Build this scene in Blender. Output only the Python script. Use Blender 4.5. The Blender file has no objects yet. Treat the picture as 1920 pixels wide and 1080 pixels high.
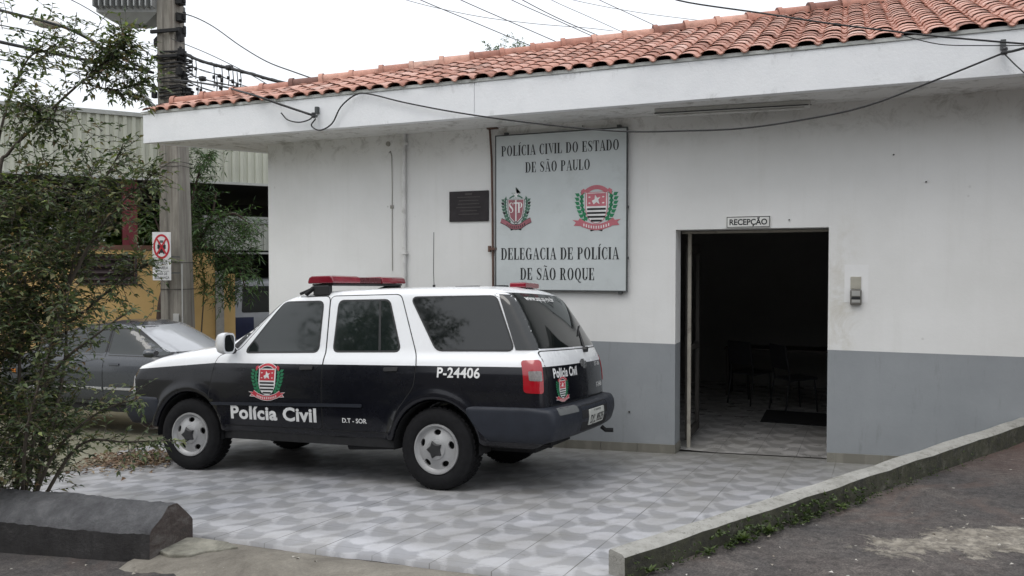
import bpy, bmesh, math, random
import numpy as np
from mathutils import Vector, Matrix, noise
from mathutils.bvhtree import BVHTree
from mathutils.geometry import intersect_point_line
rnd = random.Random(7)
scene = bpy.context.scene
COL = scene.collection

# ------------------------------------------------------------------ camera, sky, sun, exposure
cam_d = bpy.data.cameras.new("camera"); cam_d.sensor_width = 36.0; cam_d.lens = 28.125
cam_d.clip_start = 0.05; cam_d.clip_end = 3000
cam = bpy.data.objects.new("camera", cam_d); COL.objects.link(cam)
cam.location = (0, -8.5, 1.95)
cam.rotation_euler = (math.radians(90 - 1.53), 0, math.radians(22.57))
scene.camera = cam

SUN_EL, SUN_AZ = 58, 200
w = bpy.data.worlds.new("World"); scene.world = w; w.use_nodes = True
nt = w.node_tree; nt.nodes.clear()
out = nt.nodes.new("ShaderNodeOutputWorld"); bg = nt.nodes.new("ShaderNodeBackground")
sky = nt.nodes.new("ShaderNodeTexSky"); sky.sky_type = 'NISHITA'; sky.sun_disc = False
sky.sun_elevation = math.radians(SUN_EL); sky.sun_rotation = math.radians(SUN_AZ); sky.dust_density = 4
mix = nt.nodes.new("ShaderNodeMixRGB"); mix.inputs[0].default_value = 0.86
mix.inputs[2].default_value = (9.6, 9.9, 10.3, 1)          # cloud deck over the clear sky
nt.links.new(sky.outputs[0], mix.inputs[1])
tcw = nt.nodes.new("ShaderNodeTexCoord"); spw = nt.nodes.new("ShaderNodeSeparateXYZ"); nt.links.new(tcw.outputs["Generated"], spw.inputs[0])
mrw = nt.nodes.new("ShaderNodeMapRange"); mrw.inputs[3].default_value = .72; mrw.inputs[4].default_value = 1.30      # an overcast sky is brightest overhead
nt.links.new(spw.outputs[2], mrw.inputs[0])
mlw = nt.nodes.new("ShaderNodeMixRGB"); mlw.blend_type = 'MULTIPLY'; mlw.inputs[0].default_value = 1
nt.links.new(mix.outputs[0], mlw.inputs[1]); nt.links.new(mrw.outputs[0], mlw.inputs[2]); nt.links.new(mlw.outputs[0], bg.inputs[0])
bg.inputs[1].default_value = 0.14
nt.links.new(bg.outputs[0], out.inputs[0])
sl = bpy.data.lights.new("sun", 'SUN'); sl.energy = 0.6; sl.angle = math.radians(25); sl.color = (1, .97, .93)
so = bpy.data.objects.new("sun", sl); COL.objects.link(so)
so.rotation_euler = (math.radians(90 - SUN_EL), 0, math.radians(-(SUN_AZ - 180)))
scene.view_settings.view_transform = 'Standard'; scene.view_settings.look = 'None'
scene.view_settings.gamma = 1; scene.view_settings.exposure = 0.12

# ------------------------------------------------------------------ materials
def new_mat(name):
    m = bpy.data.materials.new(name); m.use_nodes = True
    n = m.node_tree; b = n.nodes["Principled BSDF"]
    return m, n, b
def node(n, t, **kw):
    o = n.nodes.new(t)
    for k, v in kw.items():
        if k.startswith("i_"): o.inputs[k[2:].replace("_", " ")].default_value = v
        else: setattr(o, k, v)
    return o
def ramp(n, fac, stops, interp='LINEAR'):
    r = n.nodes.new("ShaderNodeValToRGB"); r.color_ramp.interpolation = interp
    els = r.color_ramp.elements
    while len(els) < len(stops): els.new(0.5)
    for e, (p, c) in zip(els, stops):
        e.position = p; e.color = (c[0], c[1], c[2], 1) if not isinstance(c, (int, float)) else (c, c, c, 1)
    n.links.new(fac, r.inputs[0]); return r.outputs[0]
def mathn(n, op, a, b=None, c=None, clamp=False):
    o = n.nodes.new("ShaderNodeMath"); o.operation = op; o.use_clamp = clamp
    for i, v in enumerate((a, b, c)):
        if v is None: continue
        if isinstance(v, (int, float)): o.inputs[i].default_value = v
        else: n.links.new(v, o.inputs[i])
    return o.outputs[0]
def mixc(n, fac, a, b, mode='MIX'):
    o = n.nodes.new("ShaderNodeMixRGB"); o.blend_type = mode
    for i, v in enumerate((fac, a, b)):
        if isinstance(v, (int, float)): o.inputs[i].default_value = v
        elif isinstance(v, tuple): o.inputs[i].default_value = (*v, 1) if len(v) == 3 else v
        else: n.links.new(v, o.inputs[i])
    return o.outputs[0]
def noise_tex(n, vec, scale, detail=4, rough=.6, dist=0):
    t = node(n, "ShaderNodeTexNoise"); t.inputs["Scale"].default_value = scale
    t.inputs["Detail"].default_value = detail; t.inputs["Roughness"].default_value = rough
    t.inputs["Distortion"].default_value = dist
    if vec is not None: n.links.new(vec, t.inputs["Vector"])
    return t.outputs["Fac"]
def mapping(n, vec, scale=(1, 1, 1), rot=(0, 0, 0), loc=(0, 0, 0)):
    m = node(n, "ShaderNodeMapping"); m.inputs["Scale"].default_value = scale
    m.inputs["Rotation"].default_value = rot; m.inputs["Location"].default_value = loc
    n.links.new(vec, m.inputs["Vector"]); return m.outputs[0]
def objco(n): return node(n, "ShaderNodeTexCoord").outputs["Object"]
def geo_pos(n): return node(n, "ShaderNodeNewGeometry").outputs["Position"]
def bump(n, b, h, strength=.3, dist=.01):
    o = node(n, "ShaderNodeBump"); o.inputs["Strength"].default_value = strength; o.inputs["Distance"].default_value = dist
    n.links.new(h, o.inputs["Height"]); n.links.new(o.outputs[0], b.inputs["Normal"])

def pm(name, c, rough=.6, var=.15, scale=6, bmp=0, bscale=60, metal=0, spec=.5, coat=0, dark=None, dthr=(.55, .75), dscale=3):
    """plain procedural surface: base colour with mottling, optional dirt patches and bump"""
    m, n, b = new_mat(name)
    co = objco(n)
    f = noise_tex(n, co, scale, 6, .65)
    lo = tuple(x * (1 - var) for x in c); hi = tuple(min(1, x * (1 + var)) for x in c)
    colr = ramp(n, f, [(.3, lo), (.7, hi)])
    if dark is not None:
        f2 = noise_tex(n, co, dscale, 8, .7, .4)
        msk = ramp(n, f2, [(dthr[0], 0.0), (dthr[1], 1.0)])
        colr = mixc(n, msk, colr, dark)
    n.links.new(colr, b.inputs["Base Color"])
    b.inputs["Metallic"].default_value = metal; b.inputs["Specular IOR Level"].default_value = spec
    dr_ = min(.08, rough * .5); rr = ramp(n, noise_tex(n, co, scale * 2.3, 4), [(.3, max(0.02, rough - dr_)), (.7, min(1, rough + dr_))])
    n.links.new(rr, b.inputs["Roughness"])
    b.inputs["Coat Weight"].default_value = coat; b.inputs["Coat Roughness"].default_value = .05
    if bmp: bump(n, b, noise_tex(n, co, bscale, 6, .7), bmp, .01)
    return m

def wall_mat():
    m, n, b = new_mat("white_wall_paint")
    p = geo_pos(n)
    big = noise_tex(n, p, .9, 6, .6)
    c = ramp(n, big, [(.3, (.645, .645, .625)), (.6, (.715, .715, .70))])
    st = noise_tex(n, mapping(n, p, (5, 5, .35)), 1.4, 7, .7)            # rain streaks
    c = mixc(n, ramp(n, st, [(.52, 0.0), (.80, .22)]), c, (.52, .51, .47))
    sep = node(n, "ShaderNodeSeparateXYZ"); n.links.new(p, sep.inputs[0])
    z = sep.outputs[2]
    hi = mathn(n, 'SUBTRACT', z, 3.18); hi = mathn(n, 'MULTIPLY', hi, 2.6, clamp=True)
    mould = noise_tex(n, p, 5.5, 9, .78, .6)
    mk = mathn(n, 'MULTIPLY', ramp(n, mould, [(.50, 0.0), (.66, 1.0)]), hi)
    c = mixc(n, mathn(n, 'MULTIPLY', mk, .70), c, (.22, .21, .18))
    vo = node(n, "ShaderNodeTexVoronoi"); vo.inputs["Scale"].default_value = 3.1; n.links.new(p, vo.inputs["Vector"])
    sp = ramp(n, vo.outputs["Distance"], [(.035, 1.0), (.055, 0.0)])
    spm = mathn(n, 'MULTIPLY', sp, ramp(n, noise_tex(n, p, 1.1, 2), [(.5, 0.0), (.56, 1.0)]))
    c = mixc(n, mathn(n, 'MULTIPLY', spm, .4), c, (.16, .15, .13))
    # grubby rub marks beside the doorway and low on the wall
    rub = noise_tex(n, p, 3.7, 8, .72, .5)
    dx = mathn(n, 'ABSOLUTE', mathn(n, 'ADD', sep.outputs[0], .02)); near = mathn(n, 'SUBTRACT', 1.0, mathn(n, 'MULTIPLY', dx, 4.5), clamp=True)
    low = mathn(n, 'SUBTRACT', 1.0, mathn(n, 'ABSOLUTE', mathn(n, 'MULTIPLY', mathn(n, 'SUBTRACT', z, 1.5), .9)), clamp=True)
    rm = mathn(n, 'MULTIPLY', mathn(n, 'MULTIPLY', near, low), ramp(n, rub, [(.42, 0.0), (.66, 1.0)]))
    c = mixc(n, mathn(n, 'MULTIPLY', rm, .75), c, (.40, .36, .26))
    n.links.new(c, b.inputs["Base Color"]); b.inputs["Roughness"].default_value = .78
    bump(n, b, noise_tex(n, p, 26, 8, .7), .22, .008)
    return m
def dado_mat():
    m, n, b = new_mat("grey_wall_paint"); p = geo_pos(n)
    c = ramp(n, noise_tex(n, p, 1.3, 7, .65), [(.3, (.228, .244, .256)), (.7, (.282, .298, .31))])
    st = noise_tex(n, mapping(n, p, (6, 6, 1.0)), 1.7, 7, .75)
    c = mixc(n, ramp(n, st, [(.56, 0.0), (.75, .45)]), c, (.125, .135, .13))
    pl = noise_tex(n, p, 7, 6, .7)
    c = mixc(n, ramp(n, pl, [(.66, 0.0), (.74, .45)]), c, (.36, .38, .38))
    n.links.new(c, b.inputs["Base Color"]); b.inputs["Roughness"].default_value = .62
    bump(n, b, noise_tex(n, p, 26, 8, .7), .2, .008)
    return m
def fascia_mat():
    m, n, b = new_mat("white_fascia_render"); p = geo_pos(n)
    c = ramp(n, noise_tex(n, p, 1.2, 7, .65), [(.3, (.74, .755, .77)), (.65, (.83, .84, .85))])
    sep = node(n, "ShaderNodeSeparateXYZ"); n.links.new(p, sep.inputs[0]); z = sep.outputs[2]
    up = mathn(n, 'MULTIPLY', mathn(n, 'SUBTRACT', z, 3.80), 8, clamp=True)
    dn = mathn(n, 'MULTIPLY', mathn(n, 'SUBTRACT', 3.62, z), 9, clamp=True)
    e = mathn(n, 'MAXIMUM', up, dn)
    mo = ramp(n, noise_tex(n, mapping(n, p, (1, 1, .5)), 4.2, 10, .8, .8), [(.55, 0.0), (.70, 1.0)])
    c = mixc(n, mathn(n, 'MULTIPLY', mathn(n, 'MULTIPLY', e, mo), .8), c, (.16, .16, .14))
    gr = ramp(n, noise_tex(n, p, 2.2, 8, .75, .4), [(.55, 0.0), (.8, .3)])
    c = mixc(n, gr, c, (.55, .56, .55))
    n.links.new(c, b.inputs["Base Color"]); b.inputs["Roughness"].default_value = .8
    bump(n, b, noise_tex(n, p, 30, 8, .75), .45, .01)
    return m
def tile_floor_mat(name, light, darkc, joint, gloss=.42):
    m, n, b = new_mat(name); p = geo_pos(n)
    q = mapping(n, p, (1, 1, 0), (0, 0, math.radians(2)))
    sep = node(n, "ShaderNodeSeparateXYZ"); n.links.new(q, sep.inputs[0]); x, y = sep.outputs[0], sep.outputs[1]
    T = .40
    # leaf shaped grey figures: warped checkerboard of sines, repeated on every tile
    wx = mathn(n, 'ADD', x, mathn(n, 'MULTIPLY', mathn(n, 'SINE', mathn(n, 'MULTIPLY', y, 2 * math.pi / T)), .030))
    wy = mathn(n, 'ADD', y, mathn(n, 'MULTIPLY', mathn(n, 'SINE', mathn(n, 'MULTIPLY', x, 2 * math.pi / T)), .055))
    wob = mathn(n, 'MULTIPLY', mathn(n, 'SUBTRACT', noise_tex(n, p, 5, 3), .5), .10)
    a = mathn(n, 'SINE', mathn(n, 'ADD', mathn(n, 'MULTIPLY', wx, 2 * math.pi / T), wob))
    c_ = mathn(n, 'SINE', mathn(n, 'ADD', mathn(n, 'MULTIPLY', wy, 2 * math.pi / T), 1.1))
    ch = mathn(n, 'MULTIPLY', a, c_)
    grain = mathn(n, 'MULTIPLY', mathn(n, 'SUBTRACT', noise_tex(n, p, 42, 6, .75), .5), .9)
    ch = mathn(n, 'ADD', ch, grain)
    fig = ramp(n, mathn(n, 'ADD', mathn(n, 'MULTIPLY', ch, .5), .5), [(.40, 0.0), (.58, 1.0)])
    fig = mathn(n, "MULTIPLY", fig, ramp(n, noise_tex(n, p, 2.4, 5, .7), [(.3, .7), (.6, 1.0)]))
    cl = mixc(n, fig, light, darkc)
    # joints
    def jl(v, wd):
        f = mathn(n, 'FRACT', mathn(n, 'DIVIDE', v, T)); f = mathn(n, 'ABSOLUTE', mathn(n, 'SUBTRACT', f, .5))
        return mathn(n, 'GREATER_THAN', f, .5 - wd / T)
    jx = jl(mathn(n, 'ADD', x, .06), .0035); jy = mathn(n, 'MULTIPLY', jl(y, .0025), .55)
    jm = mathn(n, 'MAXIMUM', jx, jy)
    jm = mathn(n, 'MULTIPLY', jm, ramp(n, noise_tex(n, p, 1.6, 3), [(.36, .22), (.6, .95)]))
    cl = mixc(n, jm, cl, joint)
    # every tile a slightly different shade
    wn = node(n, "ShaderNodeTexWhiteNoise"); wn.noise_dimensions = '2D'
    fl = node(n, "ShaderNodeVectorMath"); fl.operation = 'FLOOR'
    n.links.new(mapping(n, q, (1 / T, 1 / T, 1), (0, 0, 0), (.5, .5, 0)), fl.inputs[0]); n.links.new(fl.outputs[0], wn.inputs[0])
    cl = mixc(n, 1.0, cl, ramp(n, wn.outputs[0], [(0, .90), (1, 1.0)]), 'MULTIPLY')
    dirt = noise_tex(n, p, 1.1, 9, .72, .5)
    cl = mixc(n, ramp(n, dirt, [(.40, 0.0), (.72, .72)]), cl, (.225, .215, .19))
    cl = mixc(n, ramp(n, noise_tex(n, p, 6.5, 9, .8, .6), [(.57, 0.0), (.70, .55)]), cl, (.15, .145, .13))
    vs_ = node(n, 'ShaderNodeTexVoronoi'); vs_.inputs['Scale'].default_value = 2.7; n.links.new(p, vs_.inputs['Vector'])
    cl = mixc(n, ramp(n, vs_.outputs['Distance'], [(.02, .7), (.045, 0.0)]), cl, (.07, .065, .055))
    # soil washed along the wall foot
    sp2 = node(n, "ShaderNodeSeparateXYZ"); n.links.new(p, sp2.inputs[0])
    wf = mathn(n, 'MULTIPLY', mathn(n, 'ADD', sp2.outputs[1], 2.0), .55, clamp=True); wf = mathn(n, 'MULTIPLY', wf, mathn(n, 'LESS_THAN', sp2.outputs[1], .22))
    cl = mixc(n, mathn(n, 'MULTIPLY', mathn(n, 'MULTIPLY', wf, ramp(n, noise_tex(n, p, 2.3, 8, .7), [(.3, .5), (.7, 1.0)])), .74), cl, (.175, .168, .142))
    n.links.new(cl, b.inputs["Base Color"])
    rr = ramp(n, noise_tex(n, p, 3.1, 6), [(.3, gloss - .1), (.7, gloss + .2)])
    n.links.new(rr, b.inputs["Roughness"]); b.inputs["Specular IOR Level"].default_value = .4
    bump(n, b, mathn(n, 'MULTIPLY', mathn(n, 'SUBTRACT', 1.0, jm), 1.0), .5, .004)
    return m
def ground_mat():
    m, n, b = new_mat("worn_asphalt_and_soil"); p = geo_pos(n)
    sep = node(n, "ShaderNodeSeparateXYZ"); n.links.new(p, sep.inputs[0]); X, Y = sep.outputs[0], sep.outputs[1]
    big = noise_tex(n, p, .9, 8, .68, .3)
    asp = ramp(n, big, [(.34, (.032, .030, .030)), (.47, (.058, .053, .051)), (.56, (.082, .072, .066)), (.70, (.115, .098, .088))])
    asp = mixc(n, ramp(n, noise_tex(n, p, 3.6, 9, .75, .4), [(.48, 0.0), (.66, .7)]), asp, (.045, .036, .034))
    gr = noise_tex(n, p, 90, 4, .8)
    asp = mixc(n, .8, asp, ramp(n, gr, [(.38, .2), (.62, 1.0)]), 'MULTIPLY')
    asp = mixc(n, 1.0, asp, (1.5, 1.5, 1.5), 'MULTIPLY')
    asp = mixc(n, 1.0, asp, ramp(n, noise_tex(n, p, 19, 7, .8), [(.34, .45), (.5, .95), (.68, 1.45)]), 'MULTIPLY')
    asp = mixc(n, ramp(n, noise_tex(n, p, 1.35, 7, .7, .6), [(.56, 0.0), (.66, .45)]), asp, (.115, .078, .064))
    # red earth up the ramp by the wall
    re = mathn(n, 'MULTIPLY', mathn(n, 'ADD', Y, mathn(n, 'MULTIPLY', X, 0.3)), 1.0)
    re = mathn(n, 'MULTIPLY', mathn(n, 'ADD', re, 1.5), .5, clamp=True)
    re = mathn(n, 'MULTIPLY', re, ramp(n, noise_tex(n, p, 1.7, 6, .7), [(.3, .35), (.6, 1.0)]))
    asp = mixc(n, mathn(n, 'MULTIPLY', re, .8), asp, (.105, .052, .04))
    # broken pale concrete patch
    px = mathn(n, 'SUBTRACT', X, .82); py = mathn(n, 'ADD', Y, 3.12)
    rx = mathn(n, 'ADD', mathn(n, 'MULTIPLY', px, .95), mathn(n, 'MULTIPLY', py, .15)); ry = mathn(n, 'SUBTRACT', mathn(n, 'MULTIPLY', py, .95), mathn(n, 'MULTIPLY', px, .42))
    d = mathn(n, 'SQRT', mathn(n, 'ADD', mathn(n, 'POWER', mathn(n, 'DIVIDE', rx, .88), 2), mathn(n, 'POWER', mathn(n, 'DIVIDE', ry, .36), 2)))
    d = mathn(n, 'ADD', d, mathn(n, 'MULTIPLY', mathn(n, 'SUBTRACT', noise_tex(n, p, 4.5, 9, .75, .6), .5), 2.6))
    pm_ = mathn(n, 'MULTIPLY', ramp(n, d, [(.58, 1.0), (.74, 0.0)]), ramp(n, noise_tex(n, p, 21, 8, .8), [(.38, .35), (.52, 1.0)]))
    conc = ramp(n, noise_tex(n, p, 9, 8, .75), [(.35, (.14, .122, .098)), (.62, (.33, .30, .25))])
    asp = mixc(n, pm_, asp, conc)
    # second pale smear near the frame bottom
    px = mathn(n, 'ADD', X, .82); py = mathn(n, 'ADD', Y, 4.62)
    d2 = mathn(n, 'ADD', mathn(n, 'ADD', mathn(n, 'MULTIPLY', mathn(n, 'ABSOLUTE', px), 1.6), mathn(n, 'MULTIPLY', mathn(n, 'ABSOLUTE', py), 9)), mathn(n, 'MULTIPLY', mathn(n, 'SUBTRACT', noise_tex(n, p, 6, 7, .7), .5), 1.6))
    asp = mixc(n, ramp(n, d2, [(.6, .8), (.85, 0.0)]), asp, (.36, .33, .28))
    # pale grit
    vo = node(n, "ShaderNodeTexVoronoi"); vo.inputs["Scale"].default_value = 7; n.links.new(p, vo.inputs["Vector"])
    grit = mathn(n, 'MULTIPLY', ramp(n, vo.outputs["Distance"], [(.05, 1.0), (.085, 0.0)]), ramp(n, noise_tex(n, p, 2, 3), [(.5, 0.0), (.56, 1.0)]))
    asp = mixc(n, grit, asp, (.40, .38, .34))
    # olive verge beyond the paved pad
    far = mathn(n, 'MULTIPLY', mathn(n, 'SUBTRACT', -6.9, X), 2.0, clamp=True)
    vg = ramp(n, noise_tex(n, p, 3, 8, .7), [(.3, (.125, .12, .075)), (.6, (.21, .20, .145)), (.75, (.26, .24, .19))])
    asp = mixc(n, far, asp, vg)
    n.links.new(asp, b.inputs["Base Color"]); b.inputs["Roughness"].default_value = .88
    h = mathn(n, 'ADD', mathn(n, 'MULTIPLY', noise_tex(n, p, 60, 6, .8), .4), mathn(n, 'ADD', noise_tex(n, p, 7, 6, .7), mathn(n, 'MULTIPLY', pm_, .5)))
    bump(n, b, h, .6, .02)
    return m
def roof_mat(name, cols):
    m, n, b = new_mat(name); p = geo_pos(n)
    at = node(n, "ShaderNodeAttribute"); at.attribute_name = "shade"
    c = ramp(n, at.outputs["Fac"], [(i / (len(cols) - 1), k) for i, k in enumerate(cols)])
    mo = ramp(n, noise_tex(n, p, 1.1, 9, .75, .4), [(.50, 0.0), (.72, .75)])
    c = mixc(n, mo, c, (.10, .07, .055))
    pa = ramp(n, noise_tex(n, p, 14, 6, .7), [(.35, .72), (.6, 1.0)])
    c = mixc(n, 1.0, c, pa, 'MULTIPLY')
    n.links.new(c, b.inputs["Base Color"]); b.inputs["Roughness"].default_value = .75
    bump(n, b, noise_tex(n, p, 40, 6, .7), .3, .006); return m
def leaf_mat(name, cols, rough=.5, trans=.25):
    m, n, b = new_mat(name)
    at = node(n, "ShaderNodeAttribute"); at.attribute_name = "shade"
    c = ramp(n, at.outputs["Fac"], [(i / (len(cols) - 1), k) for i, k in enumerate(cols)])
    n.links.new(c, b.inputs["Base Color"]); b.inputs["Roughness"].default_value = rough
    b.inputs["Specular IOR Level"].default_value = .35
    tr = node(n, "ShaderNodeBsdfTranslucent"); n.links.new(mixc(n, 1.0, c, (1.3, 1.5, .7), 'MULTIPLY'), tr.inputs[0])
    ms = node(n, "ShaderNodeMixShader"); ms.inputs[0].default_value = trans
    n.links.new(b.outputs[0], ms.inputs[1]); n.links.new(tr.outputs[0], ms.inputs[2])
    n.links.new(ms.outputs[0], n.nodes["Material Output"].inputs[0]); return m
def kerb_mat(moss=True):
    m, n, b = new_mat("mossy_concrete" if moss else "old_concrete"); p = geo_pos(n)
    c = ramp(n, noise_tex(n, p, 5, 9, .72), [(.3, (.25, .245, .22)), (.65, (.40, .39, .36))])
    g = node(n, "ShaderNodeNewGeometry"); sep = node(n, "ShaderNodeSeparateXYZ"); n.links.new(g.outputs["True Normal"], sep.inputs[0])
    side = mathn(n, 'SUBTRACT', 1.0, mathn(n, 'MULTIPLY', mathn(n, 'ABSOLUTE', sep.outputs[2]), 1.5), clamp=True)
    side = mathn(n, 'MULTIPLY', side, mathn(n, 'MULTIPLY', mathn(n, 'ADD', mathn(n, 'MULTIPLY', sep.outputs[0], 1.6), mathn(n, 'MULTIPLY', sep.outputs[1], -.9)), 1.0, clamp=True))
    ms = ramp(n, noise_tex(n, p, 4.2, 9, .75, .5), [(.25, .8), (.45, 1.0)])
    grn = ramp(n, noise_tex(n, p, 11, 7, .7), [(.35, (.020, .019, .014)), (.55, (.042, .043, .022)), (.72, (.085, .080, .055))])
    c = mixc(n, mathn(n, 'MULTIPLY', side, ms), c, grn)
    sp = ramp(n, noise_tex(n, p, 9, 8, .75), [(.54, 0.0), (.68, .85)])
    c = mixc(n, sp, c, (.13, .125, .10))
    c = mixc(n, ramp(n, noise_tex(n, p, 33, 6, .8), [(.56, 0.0), (.70, .8)]), c, (.085, .082, .065))
    n.links.new(c, b.inputs["Base Color"]); b.inputs["Roughness"].default_value = .9
    bump(n, b, noise_tex(n, p, 28, 9, .8), .7, .02); return m

# ------------------------------------------------------------------ mesh helpers
class MB:
    """collects geometry with material indices, then links it as ONE mesh object"""
    def __init__(s): s.v = []; s.f = []; s.mi = []
    def add(s, vs, fs, mi=0):
        o = len(s.v); s.v += [tuple(v) for v in vs]; s.f += [tuple(i + o for i in f) for f in fs]; s.mi += [mi] * len(fs); return s
    def box(s, x0, x1, y0, y1, z0, z1, mi=0):
        return s.add([(x0, y0, z0), (x1, y0, z0), (x1, y1, z0), (x0, y1, z0), (x0, y0, z1), (x1, y0, z1), (x1, y1, z1), (x0, y1, z1)],
                     [(3, 2, 1, 0), (4, 5, 6, 7), (0, 1, 5, 4), (1, 2, 6, 5), (2, 3, 7, 6), (3, 0, 4, 7)], mi)
    def prism(s, poly, z0, z1, mi=0):
        n = len(poly); a = sum(poly[i][0] * poly[(i + 1) % n][1] - poly[(i + 1) % n][0] * poly[i][1] for i in range(n))
        if a < 0: poly = poly[::-1]
        vs = [(x, y, z0) for x, y in poly] + [(x, y, z1) for x, y in poly]
        return s.add(vs, [tuple(range(n))[::-1], tuple(range(n, 2 * n))] + [(i, (i + 1) % n, (i + 1) % n + n, i + n) for i in range(n)], mi)
    def tube(s, pts, r, n=8, mi=0, caps=True):
        pts = [Vector(p) for p in pts]; rs = r if isinstance(r, (list, tuple)) else [r] * len(pts)
        vs = []; fs = []; up = None
        for i, p in enumerate(pts):
            d = (pts[min(i + 1, len(pts) - 1)] - pts[max(i - 1, 0)]).normalized()
            if up is None: up = d.orthogonal().normalized()
            else: up = (up - d * up.dot(d)).normalized()
            sd = d.cross(up)
            for k in range(n):
                a = 2 * math.pi * k / n; vs.append(p + (up * math.cos(a) + sd * math.sin(a)) * rs[i])
        for i in range(len(pts) - 1):
            for k in range(n):
                a, b = i * n + k, i * n + (k + 1) % n; fs.append((a, b, b + n, a + n))
        if caps: fs += [tuple(range(n))[::-1], tuple(range((len(pts) - 1) * n, len(pts) * n))]
        return s.add(vs, fs, mi)
    def lathe(s, prof, axis='y', n=32, org=(0, 0, 0), mi=0):
        vs = []; fs = []
        for r, h in prof:
            for k in range(n):
                a = 2 * math.pi * k / n; c, d = r * math.cos(a), r * math.sin(a)
                v = (c, h, d) if axis == 'y' else ((c, d, h) if axis == 'z' else (h, c, d))
                vs.append((v[0] + org[0], v[1] + org[1], v[2] + org[2]))
        for i in range(len(prof) - 1):
            for k in range(n):
                a, b = i * n + k, i * n + (k + 1) % n; fs.append((a, b, b + n, a + n))
        return s.add(vs, fs, mi)
    def build(s, name, mats, parent=None, smooth=False, bevel=0, fix=True, segs=2):
        me = bpy.data.meshes.new(name); me.from_pydata(s.v, [], s.f)
        for m in (mats if isinstance(mats, (list, tuple)) else [mats]): me.materials.append(m)
        if any(s.mi): me.polygons.foreach_set("material_index", s.mi)
        if fix:
            bm = bmesh.new(); bm.from_mesh(me); bmesh.ops.recalc_face_normals(bm, faces=bm.faces)
            if bevel: bmesh.ops.bevel(bm, geom=[e for e in bm.edges if len(e.link_faces) == 2 and e.calc_face_angle(0) > .5], offset=bevel, segments=segs, affect='EDGES', profile=.5, clamp_overlap=True)
            bm.to_mesh(me); bm.free()
        if smooth is True: me.polygons.foreach_set("use_smooth", [True] * len(me.polygons))
        elif smooth:
            me.polygons.foreach_set("use_smooth", [True] * len(me.polygons)); me.set_sharp_from_angle(angle=smooth)
        o = bpy.data.objects.new(name, me); COL.objects.link(o)
        if parent: o.parent = parent
        return o
def tag(o, label, cat, group=None, kind=None):
    if label: o["label"] = label
    if cat: o["category"] = cat
    if group: o["group"] = group
    if kind: o["kind"] = kind
    return o
def empty(name, label, cat, loc=(0, 0, 0), group=None, mat=None):
    o = bpy.data.objects.new(name, None); COL.objects.link(o); o.empty_display_size = .2
    if mat is not None: o.matrix_world = mat
    else: o.location = loc
    return tag(o, label, cat, group)
def copy_tree(o, parent=None):
    c = o.copy(); COL.objects.link(c); c.parent = parent
    for ch in [x for x in bpy.data.objects if x.parent == o]: copy_tree(ch, c)
    return c
def setattr_face(me, vals):
    a = me.attributes.new("shade", 'FLOAT', 'FACE'); a.data.foreach_set("value", vals)
def lerp(a, b, t): return a + (b - a) * t
def sstep(a, b, x):
    t = min(1, max(0, (x - a) / (b - a))); return t * t * (3 - 2 * t)
def catmull(pts, n=6):
    P = [Vector(p) for p in pts]; P = [P[0] * 2 - P[1]] + P + [P[-1] * 2 - P[-2]]; o = []
    for i in range(1, len(P) - 2):
        for k in range(n):
            t = k / n; a, b, c, d = P[i - 1:i + 3]
            o.append(.5 * ((2 * b) + (c - a) * t + (2 * a - 5 * b + 4 * c - d) * t * t + (3 * b - a - 3 * c + d) * t ** 3))
    return o + [P[-2]]

# flat artwork: (polygon | (verts, faces), material index, level) mapped onto any surface
def art(name, layers, mats, mapper, parent, step=0, axis2=None):
    bm = bmesh.new(); outm = bmesh.new()
    for poly, mi, lev in layers:
        b2 = bmesh.new()
        if isinstance(poly, tuple):
            vs = [b2.verts.new((p[0], p[1], 0)) for p in poly[0]]
            for f in poly[1]:
                try: b2.faces.new([vs[i] for i in f])
                except ValueError: pass
        else:
            b2.faces.new([b2.verts.new((p[0], p[1], 0)) for p in poly])
        if step:
            xs = [v.co.x for v in b2.verts]; ys = [v.co.y for v in b2.verts]
            for lo, hi, ax in ((min(xs), max(xs), 0), (min(ys), max(ys), 1)):
                k = math.floor(lo / step) + 1
                while k * step < hi:
                    pl = [0, 0, 0]; pl[ax] = k * step; no = [0, 0, 0]; no[ax] = 1
                    bmesh.ops.bisect_plane(b2, geom=b2.verts[:] + b2.edges[:] + b2.faces[:], plane_co=pl, plane_no=no); k += 1
        bmesh.ops.triangulate(b2, faces=[f for f in b2.faces if len(f.verts) > 4])
        mp = {v: bm.verts.new(mapper(v.co.x, v.co.y, lev)) for v in b2.verts}
        for f in b2.faces:
            try: nf = bm.faces.new([mp[v] for v in f.verts]); nf.material_index = mi
            except ValueError: pass
        b2.free()
    me = bpy.data.meshes.new(name); bm.to_mesh(me); bm.free(); outm.free()
    for m in mats: me.materials.append(m)
    o = bpy.data.objects.new(name, me); COL.objects.link(o)
    if parent: o.parent = parent
    return o

# ------------------------------------------------------------------ lettering
def sans(txt, width, height=None, bold=.0, space=1.0):
    """built-in font outlines as (verts, faces), left bottom at 0,0, fitted to width (and cap height)"""
    cu = bpy.data.curves.new("t", 'FONT'); cu.body = txt; cu.offset = bold; cu.space_character = space; cu.resolution_u = 3
    o = bpy.data.objects.new("t", cu); COL.objects.link(o)
    me = o.evaluated_get(bpy.context.evaluated_depsgraph_get()).to_mesh()
    vs = [(v.co.x, v.co.y) for v in me.vertices]; fs = [tuple(p.vertices) for p in me.polygons]
    bpy.data.objects.remove(o); bpy.data.curves.remove(cu)
    x0 = min(v[0] for v in vs); x1 = max(v[0] for v in vs); k = width / (x1 - x0); ky = k if height is None else height / .70
    return ([((x - x0) * k, y * ky) for x, y in vs], fs)
def shift(vf, dx, dy): return ([(x + dx, y + dy) for x, y in vf[0]], vf[1])

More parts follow.
